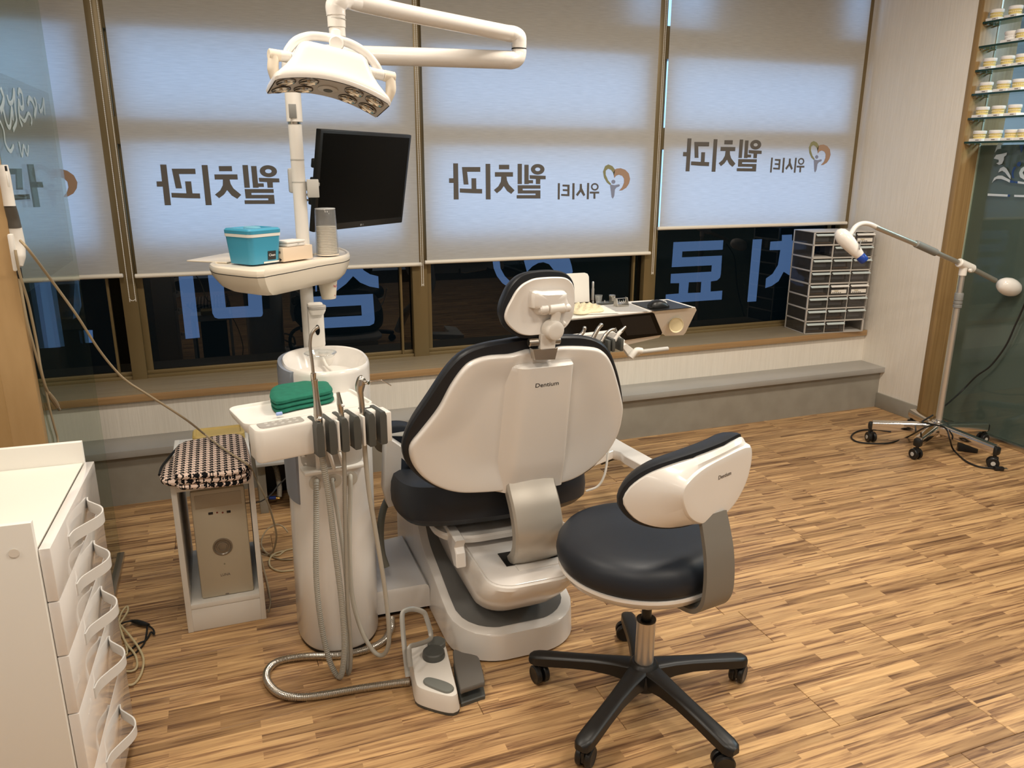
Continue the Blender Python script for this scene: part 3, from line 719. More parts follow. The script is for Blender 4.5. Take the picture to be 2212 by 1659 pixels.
q = PY(491, 1282, pcy); MB().box((q.x, pcy-0.0004, q.z), (0.011, 0.001, 0.003)).build('badge', INKG, pc)
# folded houndstooth cloth
cl = MB()
def cushion(mb, out, z0, z1, bulge=0.004, rings=3):
    h = z1-z0
    mb.slab(out, Z_, [(0.006, z0), (0.0, z0+h*0.25), (-0.001, z0+h*0.5), (0.0, z0+h*0.75), (0.006, z1), (0.014, z1+bulge*0.4)])
top = [PZ(u, v, 0.58) for u, v in ((378, 985), (390, 962), (430, 952), (480, 944), (522, 942), (534, 965), (541, 998), (531, 1018), (495, 1026), (450, 1030), (400, 1033), (379, 1030))]
top = [V((p.x, p.y, 0)) for p in resample(catmull(top, 4, True), 44, True)]
lift = 0.0
cushion(cl, [p for p in top], 0.5405, 0.556); cushion(cl, [p+V((0.002, 0.003, 0)) for p in top], 0.555, 0.572); cushion(cl, [p+V((-0.002, 0.004, 0)) for p in top], 0.571, 0.588)
flap = [PZ(u, v, 0.56) for u, v in ((388, 965), (372, 985), (352, 1008), (345, 1026), (350, 1036), (368, 1040), (400, 1036), (420, 1010), (410, 980))]
flap = [V((p.x, p.y, 0)) for p in resample(catmull(flap, 4, True), 36, True)]
cushion(cl, flap, 0.541, 0.560)
hc = cl.build('folded_blanket', HOUND, None, (-0.10, 2.66, 0.5402)); hc['label'] = 'black and white houndstooth blanket folded on the computer shelf'; hc['category'] = 'blanket'
trim = MB().tube([PZ(u, v, 0.549) for u, v in ((380, 1036), (420, 1036), (470, 1031), (515, 1026), (530, 1015))], 0.006, 8)
trim.tube([PZ(u, v, 0.556) for u, v in ((388, 962), (368, 985), (350, 1008), (344, 1026))], 0.004, 8)
trim.build('black_edging', mat('black_cloth', (0.008, 0.008, 0.008), 0.9), hc)
yl = rrect((-0.062, 2.845, 0), X_, Y_, 0.175, 0.10, 0.02)
solo('tray_board', MB().slab(yl, Z_, [(0.004, 0.541), (0, 0.545), (0, 0.566), (0.004, 0.571), (0.012, 0.571), (0.014, 0.567)]), YELLOW, 'yellow rounded board lying behind the houndstooth blanket', 'board', (-0.062, 2.845, 0.5405))
# grey connection cover attached to the ledge
ub = thing('connection_cover', 'grey open fronted connection cover on the floor against the ledge', 'cover', (0.13, 3.45, 0))
ux0, ux1, uy = 0.066, 0.245, 3.345
MB().bx(ux0-0.004, ux1, uy-0.085, 3.65, 0.252, 0.264, 0.001).build('top_plate', STONE, ub)
MB().bx(ux0, ux0+0.034, uy-0.0, 3.65, 0.0, 0.252, 0.001).build('side_plate', STONEF, ub)
MB().bx(ux1-0.034, ux1, uy-0.0, 3.65, 0.0, 0.252, 0.001).build('side_plate', STONEF, ub)
MB().bx(ux0+0.034, ux1-0.034, 3.58, 3.60, 0.0, 0.252).build('back_plate', BLACK, ub)
q = PY(598, 1075, 3.42)
vz_ = thing('water_valve', 'blue and brass valve with pale hose inside the grey connection cover', 'valve', q)
MB().cyl(q+V((-0.035, 0, 0.004)), q+V((-0.004, 0, 0.0)), 0.008, 12, 0.002).build('handle', BLUETIP, vz_)
MB().cyl(q+V((-0.004, 0, 0)), q+V((0.014, -0.004, -0.004)), 0.007, 12, 0.001).build('brass_stem', mat('brass', (0.65, 0.42, 0.13), 0.25, metal=1), vz_)
MB().tube([q+V((0.012, 0.01, 0.0)), q+V((0.016, 0.02, 0.05)), q+V((0.010, 0.05, 0.12)), q+V((0.0, 0.10, 0.13))], 0.012, 10, ribs=0.1).build('hose', RUBBERL, vz_)
# ================================================================ TREATMENT UNIT COLUMN WITH CUSPIDOR
def colring(z, k=1.0, off=(0, 0), a=None, b=None):
    t = z/0.92; cx = 0.259+0.016*t; cy = 2.362+0.018*t
    return [V((cx+off[0]+(a or 0.130)*k*math.copysign(abs(math.cos(p))**0.85, math.cos(p)), cy+off[1]+(b or 0.176)*k*math.copysign(abs(math.sin(p))**0.85, math.sin(p)), z)) for p in [2*math.pi*i/56 for i in range(56)]]
col = thing('cuspidor_column', 'white floor column with spittoon bowl beside the dental chair', 'dental unit', (0.262, 2.365, 0))
MB().loft([colring(0.012, 0.97), colring(0.02), colring(0.3), colring(0.62), colring(0.84), colring(0.905), colring(0.916, 0.985), colring(0.92, 0.96), colring(0.917, 0.93), colring(0.90, 0.90), colring(0.86, 0.80), colring(0.845, 0.6), colring(0.842, 0.2)], True, True).build('column_body', WHITE, col)
MB().loft([colring(0.0, 0.955), colring(0.013, 0.955)]).build('black_plinth', BLACK, col)
sh_ = []
for z, k in ((0.50, 1.0), (0.62, 1.03), (0.90, 1.05), (0.914, 1.03)):
    o_ = colring(z, k, (-0.006, 0.004)); i_ = colring(z, 0.985, (-0.001, 0.001))
    idx = list(range(12, 35)); sh_.append([o_[j] for j in idx]+[i_[j] for j in idx[::-1]])
MB().loft(sh_).build('grey_back_shell', mat('blue_grey_shell', (0.22, 0.24, 0.28), 0.4), col)
ff = MB().loft([ellipse((0.300, 2.535, z), X_, Y_, a, b, 24) for z, a, b in ((0.86, 0.026, 0.02), (0.905, 0.026, 0.02))])
ff.box(PY(684, 703, 2.505)+V((0, 0.012, 0)), (0.050, 0.024, 0.145), 0.008)
ff.build('faucet_post', WHITE2, col)
q = PY(684, 661, 2.500)
MB().slab(rrect(q, X_, Y_, 0.056, 0.046, 0.016), Z_, [(0, -0.008), (0, 0.0), (0.003, 0.002)]).build('post_cap', mat('post_cap_grey', (0.42, 0.40, 0.37), 0.35), col)
MB().slab(rrect(q-Z_*0.014, X_, Y_, 0.053, 0.04, 0.014), Z_, [(0.006, -0.012), (0, 0), (0, 0.005)]).build('spout', WHITE2, col)
q = PY(686, 713, 2.504)
MB().slab(ellipse(q, X_, Z_, 0.0075, 0.017, 20), -Y_, [(0, 0), (0.001, 0.0012)]).build('sensor_window', BLACKG, col)
q = PZ(692, 762, 0.930)
MB().loft([ellipse(q-Z_*0.012, X_, Y_, 0.040, 0.040, 24), ellipse(q, X_, Y_, 0.050, 0.050, 24), ellipse(q+Z_*0.001, X_, Y_, 0.049, 0.049, 24), ellipse(q-Z_*0.010, X_, Y_, 0.020, 0.020, 24)], False, False).build('cup_rest', CLEARP, col)
q = PZ(705, 790, 0.865)
MB().tube([q+V((-0.01, 0.03, 0.03)), q, q+V((0.012, -0.05, -0.008)), q+V((0.02, -0.08, -0.016))], 0.005, 8).build('flush_tube', WHITE2, col)
# recessed service panel, hose shelf, grommets on the column front
def cfy(x, z, d=0.0):
    t = z/0.92; cx = 0.259+0.016*t; cy = 2.362+0.018*t
    u = max(-0.98, min(0.98, (x-cx)/0.130)); return cy-0.176*(1-abs(u)**(2/0.85))**(0.85/2)-d
def onfront(px, py):
    p = PY(px, py, 2.2)
    for _ in range(6): p = PY(px, py, cfy(p.x, p.z))
    return p
def patch(pts, d, n=10):
    """outline given on the front of the column, pressed onto its curved skin"""
    P = resample(catmull([onfront(*p) for p in pts], 4, True), 40, True)
    c = sum(P, V())/len(P); rings = []
    for k in (1.0, 0.8, 0.6, 0.4, 0.2, 0.05):
        r = []
        for p in P:
            s_ = c.lerp(p, k); r.append(V((s_.x, cfy(s_.x, s_.z, d), s_.z)))
        rings.append(r)
    base = [V((p.x, p.y+0.002, p.z)) for p in P]
    return MB().loft([base]+rings)
patch([(647, 952), (649, 990), (655, 1006), (668, 1014), (720, 1012), (770, 1000), (784, 985), (788, 940), (720, 946)], 0.0012).build('service_panel', mat('service_panel_grey', (0.44, 0.41, 0.37), 0.3), col)
for u, v in ((662, 962), (661, 980)):
    p = onfront(u, v); nm = V((0, -1, 0))
    MB().lathe(p+V((0, -0.001, 0)), nm, [(0.0062, 0), (0.0062, 0.0018), (0.0052, 0.0018), (0.0050, 0.0014)], 20).build('round_button', mat('button_ring', (0.30, 0.28, 0.25), 0.3), col)
for u, v, r in ((683, 975, 0.0075), (709, 971, 0.0055), (732, 974, 0.0055)):
    a = onfront(u, v); b = onfront(u+4+(u > 700)*8, v+40)
    MB().cyl(a+V((0, 0.002, 0.006)), a+V((0, -0.012, 0)), r*1.12, 12).build('pipe_socket', BLACK if u < 720 else LGREY, col)
    MB().tube([a+V((0, -0.006, 0)), a+V((0.002, -0.016, -0.012)), b+V((0, -0.012, 0))], r, 12).build('suction_pipe', WHITE2, col)
a, b = PY(655, 1027, 2.172), PY(787, 1006, 2.196); ud = (b-a).normalized()
MB().box((a+b)/2+V((0, 0.030, 0)), ((b-a).length, 0.060, 0.011), 0.003, ud, Z_.cross(ud)).build('hose_shelf', WMATTE, col)
HS = [(685, 1044), (722, 1038), (756, 1034)]
for u, v in HS:
    p = onfront(u, v)
    MB().lathe(p+V((0, 0.004, 0)), (0.0, -1, 0.12), [(0.0235, 0), (0.0225, 0.005), (0.0165, 0.0075), (0.0115, 0.0075)], 24).build('grommet', mat('translucent_grommet', (0.62, 0.58, 0.50), 0.35), col)
MB().cyl(PY(655.5, 1060, 2.56)*0+V((0.253, 2.58, 0.60)), V((0.253, 2.58, 1.66)), 0.0205, 24).build('main_pole', WHITE2, col)
q = PY(645, 345, 2.58)
MB().cyl(V((0.253, 2.58, q.z-0.002)), V((0.253, 2.58, q.z+0.002)), 0.0212, 24).build('pole_joint', LGREY, col)
q = PY(648, 393, 2.58)
MB().cyl(V((0.253, 2.58, q.z-0.0015)), V((0.253, 2.58, q.z+0.0015)), 0.0212, 24).build('pole_joint', LGREY, col)
q = PY(639, 264, 2.58)
MB().cyl(V((0.253, 2.58, q.z-0.006)), V((0.253, 2.58, q.z)), 0.0216, 24).build('chrome_collar', CHROME, col)
MB().cyl(V((0.253, 2.58, q.z+0.001)), V((0.253, 2.58, 1.72)), 0.0240, 24).build('upper_sleeve', WHITE2, col)
q = PY(632, 240, 2.556); MB().box(q, (0.022, 0.003, 0.040), 0.0005).build('rating_plate', MGREY, col)
# low bridge that carries pipes from the column to the chair
br_ = solo('bridge_cover', MB().slab([V(p) for p in ((0.385, 2.34, 0), (0.5725, 2.335, 0), (0.5725, 2.73, 0), (0.385, 2.70, 0))], Z_, [(0, 0.02), (0, 0.085), (0.004, 0.098), (0.012, 0.104)]), WHITE, 'low white cover bridging column and dental chair base', 'cover', (0.49, 2.53, 0.0))
MB().slab([V(p) for p in ((0.392, 2.36, 0), (0.565, 2.36, 0), (0.565, 2.70, 0), (0.392, 2.68, 0))], Z_, [(0, 0.0), (0, 0.0201)]).build('black_foot', BLACK, br_)
# ================================================================ ASSISTANT TRAY
ZT = 0.86
A_, B_ = PZ(552, 934, ZT), PZ(830, 884, ZT)
tu = (B_-A_); tu.z = 0; TL = tu.length; tu.normalize(); tn = V((-tu.y, tu.x, 0))
def T(u, n, z=0.0): return A_+tu*u+tn*n+Z_*z
tray = thing('assistant_tray', 'white assistant instrument tray with grey keypad in front of the column', 'tray', T(TL/2, 0.12, -0.04))
MB().slab(rrect(T(TL/2, 0.040), tu, tn, TL, 0.080, 0.020, 6), Z_, [(0.004, -0.086), (0, -0.080), (0, -0.006), (0.003, -0.001), (0.006, 0)]).build('front_bar', WHITE2, tray)
po = rrect(T(TL/2-0.004, 0.150), tu, tn, TL+0.01, 0.185, 0.030, 6)
MB().slab(po, Z_, [(0.03, -0.055), (0.006, -0.02), (0, -0.004), (0.0015, 0.002), (0.0045, 0.003), (0.008, 0.002), (0.011, -0.004), (0.016, -0.0055)]).build('tray_pan', WHITE2, tray)
MB().slab(rrect(T(0.075, 0.040, 0.0005), tu, tn, 0.115, 0.050, 0.014, 5), Z_, [(0, 0), (0.001, 0.0012)]).build('keypad', mat('keypad_grey', (0.36, 0.34, 0.31), 0.4), tray)
for i in range(5):
    for j in range(2):
        MB().slab(ellipse(T(0.040+i*0.0185, 0.031+j*0.019, 0.0015), tu, tn, 0.0055, 0.0040, 12), Z_, [(0, 0), (0.0012, 0.0012)]).build('button', LGREY, tray)
HX = [0.178, 0.235, 0.299]
HX = [(PZ(u, v, ZT)-A_).dot(tu) for u, v in ((691, 905), (740, 893), (792, 880))]
for hx in HX:
    for s_ in (-1, 1):
        MB().slab([T(hx+s_*0.0165+x, n) for x, n in ((-0.0095, -0.030), (0.0095, -0.030), (0.0095, 0.045), (-0.0095, 0.045))] if s_ < 0 else [T(hx+0.0165+x, n) for x, n in ((-0.0095, -0.030), (0.0095, -0.030), (0.0095, 0.045), (-0.0095, 0.045))], Z_, [(0.003, -0.088), (0, -0.085), (0, -0.008), (0.004, 0.003), (0.007, 0.004)]).build('holder_jaw', DGREY, tray)
    MB().box(T(hx, 0.035, -0.042), (0.030, 0.012, 0.084), 0.002, tu, tn).build('holder_back', DGREY, tray)
for k in range(3):
    MB().box(T((HX[0]+HX[1])/2 if k == 0 else ((HX[1]+HX[2])/2 if k == 1 else HX[2]+0.031), 0.0, -0.042), (0.007 if k < 2 else 0.020, 0.055, 0.082), 0.002, tu, tn).build('bar_segment', WHITE2, tray)
MB().box(T(TL*0.55, 0.20, -0.07), (0.10, 0.12, 0.05), 0.01, tu, tn).build('support_arm', WHITE2, tray)
# hoses
def hose(pix, y0, y1, r, m, ribs, name, par, extra=None):
    n = len(pix); pts = []
    for i, (u, v) in enumerate(pix):
        t = i/(n-1); pts.append(PY(u, v, y0+(y1-y0)*t))
    if extra: pts = [extra]+pts
    return MB().tube(pts, r, 12, 6, ribs=ribs*1.9, pitch=0.0062).build(name, m, par)
# high volume suction
hv = thing('suction_handpiece', 'chromed large suction handpiece with bent tube standing in the tray holder', 'handpiece', T(HX[0], -0.01, -0.08))
yb = T(HX[0], -0.008).y
MB().tube([PY(u, v, yb) for u, v in ((691, 944), (690, 925), (687, 895), (684, 865), (681, 838), (679, 820))], [0.0095, 0.0085, 0.0115, 0.0080, 0.0075, 0.0085], 16).build('grip', STEEL, hv)
MB().tube([PY(u, v, yb) for u, v in ((679, 825), (677.5, 816), (677, 806))], 0.0068, 16).build('collar', CHROME, hv)
MB().tube([PY(u, v, yb) for u, v in ((677, 810), (674, 780), (670, 748), (672, 725), (680, 712), (688, 706))], 0.0040, 12).build('suction_tube', STEEL, hv)
MB().ball(PY(690, 905, yb-0.012), 0.0075, 10).build('valve_ball', CHROME, hv)
hose([(683, 1048), (683, 1134), (683, 1244), (692, 1336), (708, 1415), (726, 1456), (738, 1456), (744, 1391), (738, 1299), (724, 1189), (711, 1079), (699, 1005), (691, 950)], 2.165, yb, 0.0088, RUBBER, 0.09, 'hose', hv, onfront(685, 1040)+V((0, 0.005, 0)))
# small suction
sv = thing('saliva_ejector', 'small steel suction connector standing in the middle tray holder', 'handpiece', T(HX[1], -0.01, -0.08))
yb2 = T(HX[1], -0.006).y
MB().tube([PY(u, v, yb2) for u, v in ((741, 940), (739, 905), (736, 885), (734, 872))], [0.0068, 0.0060, 0.0075, 0.0082], 14).build('grip', STEEL, sv)
MB().tube([PY(u, v, yb2) for u, v in ((734, 872), (732, 858), (730, 848))], [0.0080, 0.0055, 0.0048], 14).build('nozzle', STEEL, sv)
MB().ball(PY(741, 876, yb2-0.008), 0.0045, 8).build('lever_ball', INKW, sv)
hose([(718, 1044), (732, 1126), (743, 1207), (750, 1300), (752, 1390), (751, 1452), (757, 1440), (757, 1380), (751, 1299), (746, 1134), (744, 1005), (741, 945)], 2.170, yb2, 0.0062, RUBBER, 0.08, 'hose', sv, onfront(722, 1037)+V((0, 0.005, 0)))
# three way syringe
wv = thing('air_water_syringe', 'steel three way syringe with thin bent nozzle in the right tray holder', 'handpiece', T(HX[2], -0.01, -0.08))
yb3 = T(HX[2], -0.004).y
MB().tube([PY(u, v, yb3) for u, v in ((788, 950), (785, 915), (782, 880), (779, 855), (777, 842))], [0.0085, 0.0085, 0.0078, 0.0080, 0.0095], 16).build('grip', STEEL, wv)
MB().tube([PY(u, v, yb3) for u, v in ((777, 846), (778, 832), (781, 820), (786, 815))], [0.0100, 0.0130, 0.0125, 0.0080], 16).build('head', STEEL, wv)
q = PY(788, 826, yb3-0.008); MB().cyl(q, q+V((0.008, -0.012, 0.001)), 0.0055, 14, 0.001).build('push_button', CHROME, wv)
MB().tube([PY(u, v, yb3-0.012) for u, v in ((788, 826), (806, 823), (823, 821), (828, 823), (845, 833))], [0.0030, 0.0016, 0.0014, 0.0014, 0.0014], 8, 4).build('nozzle', CHROME, wv)
hose([(757, 1040), (755, 1170), (760, 1281), (778, 1354), (803, 1402), (824, 1416), (838, 1398), (840, 1354), (830, 1262), (812, 1152), (797, 1060), (788, 968), (788, 945)], 2.175, yb3, 0.0068, RUBBERL, 0, 'hose', wv, onfront(756, 1033)+V((0, 0.005, 0)))
# green cloth and blue cap on the tray
gc = MB()
def cl_out(pix, z): return [V((p.x, p.y, 0)) for p in resample(catmull([PZ(u, v, z) for u, v in pix], 3, True), 40, True)]
go = cl_out([(586, 868), (596, 850), (640, 842), (700, 834), (714, 845), (720, 858), (690, 866), (640, 876), (606, 884), (592, 880)], ZT+0.01)
z0 = ZT-0.0045
cushion(gc, go, z0, z0+0.012, 0.002); cushion(gc, [p+V((-0.001, 0.002, 0)) for p in go], z0+0.012, z0+0.024, 0.002); cushion(gc, [p+V((-0.002, 0.004, 0)) for p in go], z0+0.0235, z0+0.038, 0.003)
g_ = solo('surgical_cloth', gc, TEAL, 'green folded surgical cloth on the white assistant tray', 'cloth', (sum(p.x for p in go)/40, sum(p.y for p in go)/40, z0))
q = PZ(603, 893, ZT+0.006)
MB().cyl(q+tu*-0.007, q+tu*0.007, 0.0046, 10, 0.001)
solo('needle_cap', MB().cyl(q-tu*0.008-Z_*0.001, q+tu*0.008-Z_*0.001, 0.0048, 10, 0.001), BLUECAP, 'small light blue cap lying beside the green cloth on tray', 'cap', q-Z_*0.006)
# ================================================================ OPERATING LIGHT WITH ITS ARMS
la = thing('operating_light', 'white dental operating light with eight reflectors hanging from a jointed arm', 'lamp', (0.60, 2.45, 1.80))
yk = 2.27
pe0, pe1 = PY(633, 175, 2.58), PY(1080, 129, 2.44)
MB().cyl(V((0.253, 2.58, 1.715)), V((0.253, 2.58, 1.745)), 0.026, 24).build('arm_base', WHITE, la)
MB().tube([V((0.253, 2.58, 1.735)), V((0.253, 2.58, 1.765)), V((0.262, 2.579, 1.795)), PY(668, 128, 2.572), PY(700, 118, 2.56), PY(760, 119, 2.545), PY(900, 123, 2.50), pe1, PY(1110, 130, 2.43)], [0.026, 0.0275, 0.0285, 0.028, 0.0275, 0.0275, 0.027, 0.027, 0.026], 20).build('lower_arm', WHITE, la)
MB().tube([PY(1086, 129, 2.438), PY(1104, 130, 2.43), PY(1116, 126, 2.428), PY(1121, 114, 2.428), PY(1121, 104, 2.428)], [0.0265, 0.027, 0.0255, 0.023, 0.0225], 20).build('lower_elbow', WHITE, la)
MB().cyl(PY(1121, 107, 2.428), PY(1121, 104.5, 2.428), 0.0232, 24).build('joint_gap', INK, la)
MB().tube([PY(1121, 104, 2.428), PY(1121, 92, 2.428), PY(1119, 81, 2.428), PY(1110, 75, 2.43), PY(1097, 72, 2.43)], [0.0225, 0.0235, 0.025, 0.025, 0.024], 20).build('upper_elbow', WHITE, la)
MB().tube([PY(1102, 73, 2.428), PY(1000, 53, 2.40), PY(880, 29, 2.36), PY(762, 3, yk+0.05)], 0.0235, 20).build('upper_arm', WHITE, la)
MB().tube([PY(1105, 89, 2.428), PY(985, 65, 2.395), PY(860, 39, 2.355), PY(772, 19, yk+0.05)], 0.004, 8).build('cable_cover', WHITE2, la)
MB().tube([PY(772, 6, yk+0.05), PY(750, 1, yk+0.02), PY(734, 2, yk), PY(725, 14, yk), PY(726, 34, yk)], [0.022, 0.021, 0.026, 0.0265, 0.025], 20).build('knee_joint', WHITE, la)
MB().cyl(PY(726, 32, yk), PY(727.5, 60, yk), 0.0235, 24, 0.001).build('swivel_sleeve', WHITE2, la)
MB().cyl(PY(727.5, 40, yk), PY(727.5, 42, yk), 0.0243, 24).build('swivel_ring', LGREY, la)
MB().cyl(PY(727.5, 58, yk), PY(729.5, 82, yk), 0.0215, 24, 0.003).build('swivel_socket', WHITE2, la)
MB().cyl(PY(725, 66, yk-0.02), PY(726, 92, yk-0.03), 0.0150, 20, 0.004).build('swivel_pin', WHITE, la)
# head frame
hc_ = PY(712, 190, 2.20)
rl = math.radians(10.0); hu = V((math.cos(rl), 0.10, -math.sin(rl))).normalized()
tl = math.radians(13)
hw0 = (Z_ - hu*Z_.dot(hu)).normalized(); hv0 = hw0.cross(hu).normalized()*1.0
if hv0.y < 0: hv0 = -hv0
hw = (hw0*math.cos(tl) + hv0*math.sin(tl)).normalized(); hv = (hv0*math.cos(tl) - hw0*math.sin(tl)).normalized()
def H(u, v, w): return hc_+hu*u+hv*v+hw*w
def hring(a, b, w, r, arch):
    return [H(u, v, w-arch*(u/0.15)**2) for u, v in [(p.x, p.y) for p in rrect((0, 0, 0), X_, Y_, 2*a, 2*b, r, 6)]]
def dens(ring, n=72): return resample(ring, n, True)
hd_ = [(0.148, 0.060, -0.002, 0.010, 0.030), (0.151, 0.063, 0.006, 0.012, 0.030), (0.149, 0.062, 0.016, 0.014, 0.029), (0.138, 0.058, 0.022, 0.016, 0.026), (0.122, 0.053, 0.034, 0.020, 0.021), (0.106, 0.048, 0.052, 0.022, 0.014), (0.096, 0.044, 0.072, 0.022, 0.009), (0.090, 0.041, 0.086, 0.022, 0.006), (0.082, 0.035, 0.094, 0.02, 0.004), (0.06, 0.02, 0.097, 0.012, 0.002)]
def dring(a, b, w, r, arch):
    ring = dens(rrect((0, 0, 0), X_, Y_, 2*a, 2*b, r, 6)); return [H(p.x, p.y, w-arch*(p.x/0.15)**2) for p in ring]
MB().loft([dring(*t) for t in hd_], False, True).build('lamp_shell', WHITE, la)
# underside panel: front lip below the shell
ug = MB(); nu, nv = 24, 4; vs = []
for j in range(nv+1):
    for i in range(nu+1):
        u = -0.145+0.29*i/nu; v = -0.058+0.116*j/nv
        vs.append(H(u, v, -0.003-0.030*(u/0.15)**2))
ug.add(vs, [(j*(nu+1)+i, j*(nu+1)+i+1, (j+1)*(nu+1)+i+1, (j+1)*(nu+1)+i) for j in range(nv) for i in range(nu)])
ug.build('reflector_panel', mat('pearl_panel', (0.52, 0.49, 0.46), 0.35), la)
for u in (-0.118, -0.062, 0.056, 0.112):
    for v in (-0.034, 0.026):
        ww = -0.003-0.030*(u/0.15)**2
        sl = -2*0.030*u/0.15**2; ax = (hw*-1+hu*sl*1.0).normalized()
        rf = MB().lathe(H(u, v, ww), ax, [(0.0245, -0.001), (0.0245, 0.003), (0.0225, 0.0035), (0.020, 0.0022), (0.012, 0.0006), (0.005, 0.0002)], 24)
        rf.build('reflector', mat('reflector_mirror', (0.55, 0.47, 0.38), 0.12, metal=1.0), la)
        MB().lathe(H(u, v, ww), ax, [(0.0040, 0.0002), (0.0035, 0.004), (0.001, 0.005)], 12).build('bulb', mat('bulb_glass', (0.75, 0.70, 0.6), 0.15), la)
        MB().lathe(H(u, v, ww), ax, [(0.0252, 0.0), (0.0252, 0.0032), (0.0242, 0.0036), (0.0242, 0.0)], 24, False, False).build('reflector_rim', mat('dark_rim', (0.10, 0.085, 0.07), 0.4), la)
MB().lathe(H(-0.004, 0.0, -0.003), hw*-1, [(0.026, 0), (0.026, 0.003), (0.020, 0.005), (0.014, 0.005)], 28).build('sensor_ring', mat('sensor_ring_white', (0.55, 0.53, 0.5), 0.3), la)
MB().lathe(H(-0.004, 0.0, -0.0075), hw*-1, [(0.012, 0), (0.012, 0.001)], 24).build('sensor_window', DGREY, la)
# yoke, pivots and handles
ya, yb_ = PY(618, 122, 2.215), PY(821, 160, 2.225)
MB().tube([ya, PY(624, 106, 2.22), PY(640, 88, 2.23), PY(668, 78.5, 2.24), PY(700, 80, 2.24), PY(728, 86, 2.235), PY(760, 96, 2.235), PY(790, 115, 2.23), PY(811, 140, 2.225), yb_], 0.0115, 12, 8, flat=(1.0, 0.85)).build('yoke', WHITE, la)
MB().cyl(PY(729, 93, 2.250), PY(726, 93, 2.215), 0.0185, 24, 0.003).build('yoke_boss', WHITE, la)
for s_, (a0, a1, a2, a3), (h0, h1, h2) in ((-1, ((604, 120), (622, 123.5), (627, 124.5), (648, 128)), ((591, 120), (590, 150), (597, 184))), (1, ((795, 155), (807, 158), (810, 159), (829, 163)), ((843, 167), (844, 195), (836, 222)))):
    if s_ < 0:
        MB().cyl(PY(*a0, 2.205), PY(*a2, 2.21), 0.0138, 20, 0.001).build('pivot_collar', WHITE2, la)
        MB().cyl(PY(*a2, 2.21), PY(*a3, 2.218), 0.0134, 20, 0.001).build('pivot_sleeve', WHITE2, la)
        MB().cyl(PY(580, 117, 2.198), PY(606, 121, 2.206), 0.0142, 20, 0.002).build('handle_head', CREAM, la)
    else:
        MB().cyl(PY(*a0, 2.215), PY(*a2, 2.22), 0.0134, 20, 0.001).build('pivot_sleeve', WHITE2, la)
        MB().cyl(PY(*a2, 2.22), PY(*a3, 2.22), 0.0138, 20, 0.001).build('pivot_collar', WHITE2, la)
        MB().cyl(PY(828, 163, 2.22), PY(852, 168, 2.225), 0.0146, 20, 0.002).build('handle_head', CREAM, la)
    yh = 2.20 if s_ < 0 else 2.222
    MB().tube([PY(*h0, yh), PY(*h1, yh), PY(*h2, yh+0.004)], [0.0135, 0.0145, 0.0095], 16).build('grip_handle', CREAM, la)
# ================================================================ MONITOR
ma, mp_, mr = 0.764, 0.1693, 0.0035
RM = Matrix.Rotation(ma, 3, 'Z') @ Matrix.Rotation(mp_, 3, 'X') @ Matrix.Rotation(mr, 3, 'Y')
mU, mN, mW = RM @ X_, RM @ -Y_, RM @ Z_
mc_ = PY(790.1, 390.4, 2.86); MWd, MHt = 0.5298, 0.3311
mo = thing('monitor', 'black flat screen monitor mounted beside the white lamp pole', 'monitor', mc_)
MB().box(mc_-mN*0.010, (MWd, MHt, 0.020), 0.003, mU, mW, mN).build('bezel', BLACK, mo)
MB().box(mc_+mW*0.006-mN*0.0000, (MWd-0.026, MHt-0.034, 0.0012), 0.0, mU, mW, mN).build('screen', BLACKG, mo)
MB().box(mc_-mN*0.030, (MWd*0.78, MHt*0.62, 0.030), 0.010, mU, mW, mN).build('back_housing', BLACK, mo)
for k in range(3):
    MB().box(mc_-mN*0.028-mU*(MWd*0.47)+mW*(0.055-0.06*k), (0.02, 0.030, 0.018), 0.004, mU, mW, mN).build('side_plug', BLACK, mo)
q = mc_-mW*(MHt/2-0.009)+mN*0.0006
lg = MB().text('LG', 0.0085, q+mU*0.006, mU, mW, 0.0002)
lg.loft([ellipse(q-mU*0.006, mU, mW, 0.0040, 0.0040, 16), ellipse(q-mU*0.006+mN*0.0003, mU, mW, 0.0040, 0.0040, 16)])
lg.build('maker_mark', mat('grey_mark', (0.28, 0.28, 0.28), 0.4), mo, smooth=0)
MB().box((mc_-mN*0.055), (0.09, 0.09, 0.020), 0.004, mU, mW, mN).build('mount_plate', MGREY, mo)
MB().tube([mc_-mN*0.06, mc_-mN*0.09+V((-0.03, 0, -0.01)), V((0.272, 2.585, mc_.z-0.01))], 0.014, 12).build('mount_arm', LGREY, mo)
MB().box(PY(676, 407, 2.56), (0.035, 0.02, 0.055), 0.002).build('arm_bracket', LGREY, mo)
MB().box(PY(630, 390, 2.595), (0.020, 0.03, 0.075), 0.006).build('clamp', LGREY, mo)
# ================================================================ SIDE TABLE ON THE POLE
ZS = 1.203
def so(px, z=ZS): return V((PZ(*px, z).x, PZ(*px, z).y, 0))
f0, f1, f2 = so((470, 588)), so((556, 598)), so((690, 575))
sout = [so((452, 571)), so((463, 578)), so((500, 583)), so((556, 588)), so((590, 583)), so((640, 574)), so((690, 564)), so((722, 559)), so((744, 555)), so((755, 549)), so((748, 541)), so((720, 536)),
        V((0.27, 2.62, 0)), V((0.18, 2.58, 0)), V((0.08, 2.56, 0)), V((0.0, 2.545, 0)), V((-0.035, 2.52, 0))]
sout = resample(catmull(sout, 6, True), 72, True)
st = thing('side_table', 'cream boat shaped accessory table clamped to the white pole', 'table', (0.17, 2.44, ZS))
sc_ = sum(sout, V())/72
def sring(k, z, d=0): return [V((sc_.x+(p.x-sc_.x)*k, sc_.y+(p.y-sc_.y)*k, z)) for p in sout]
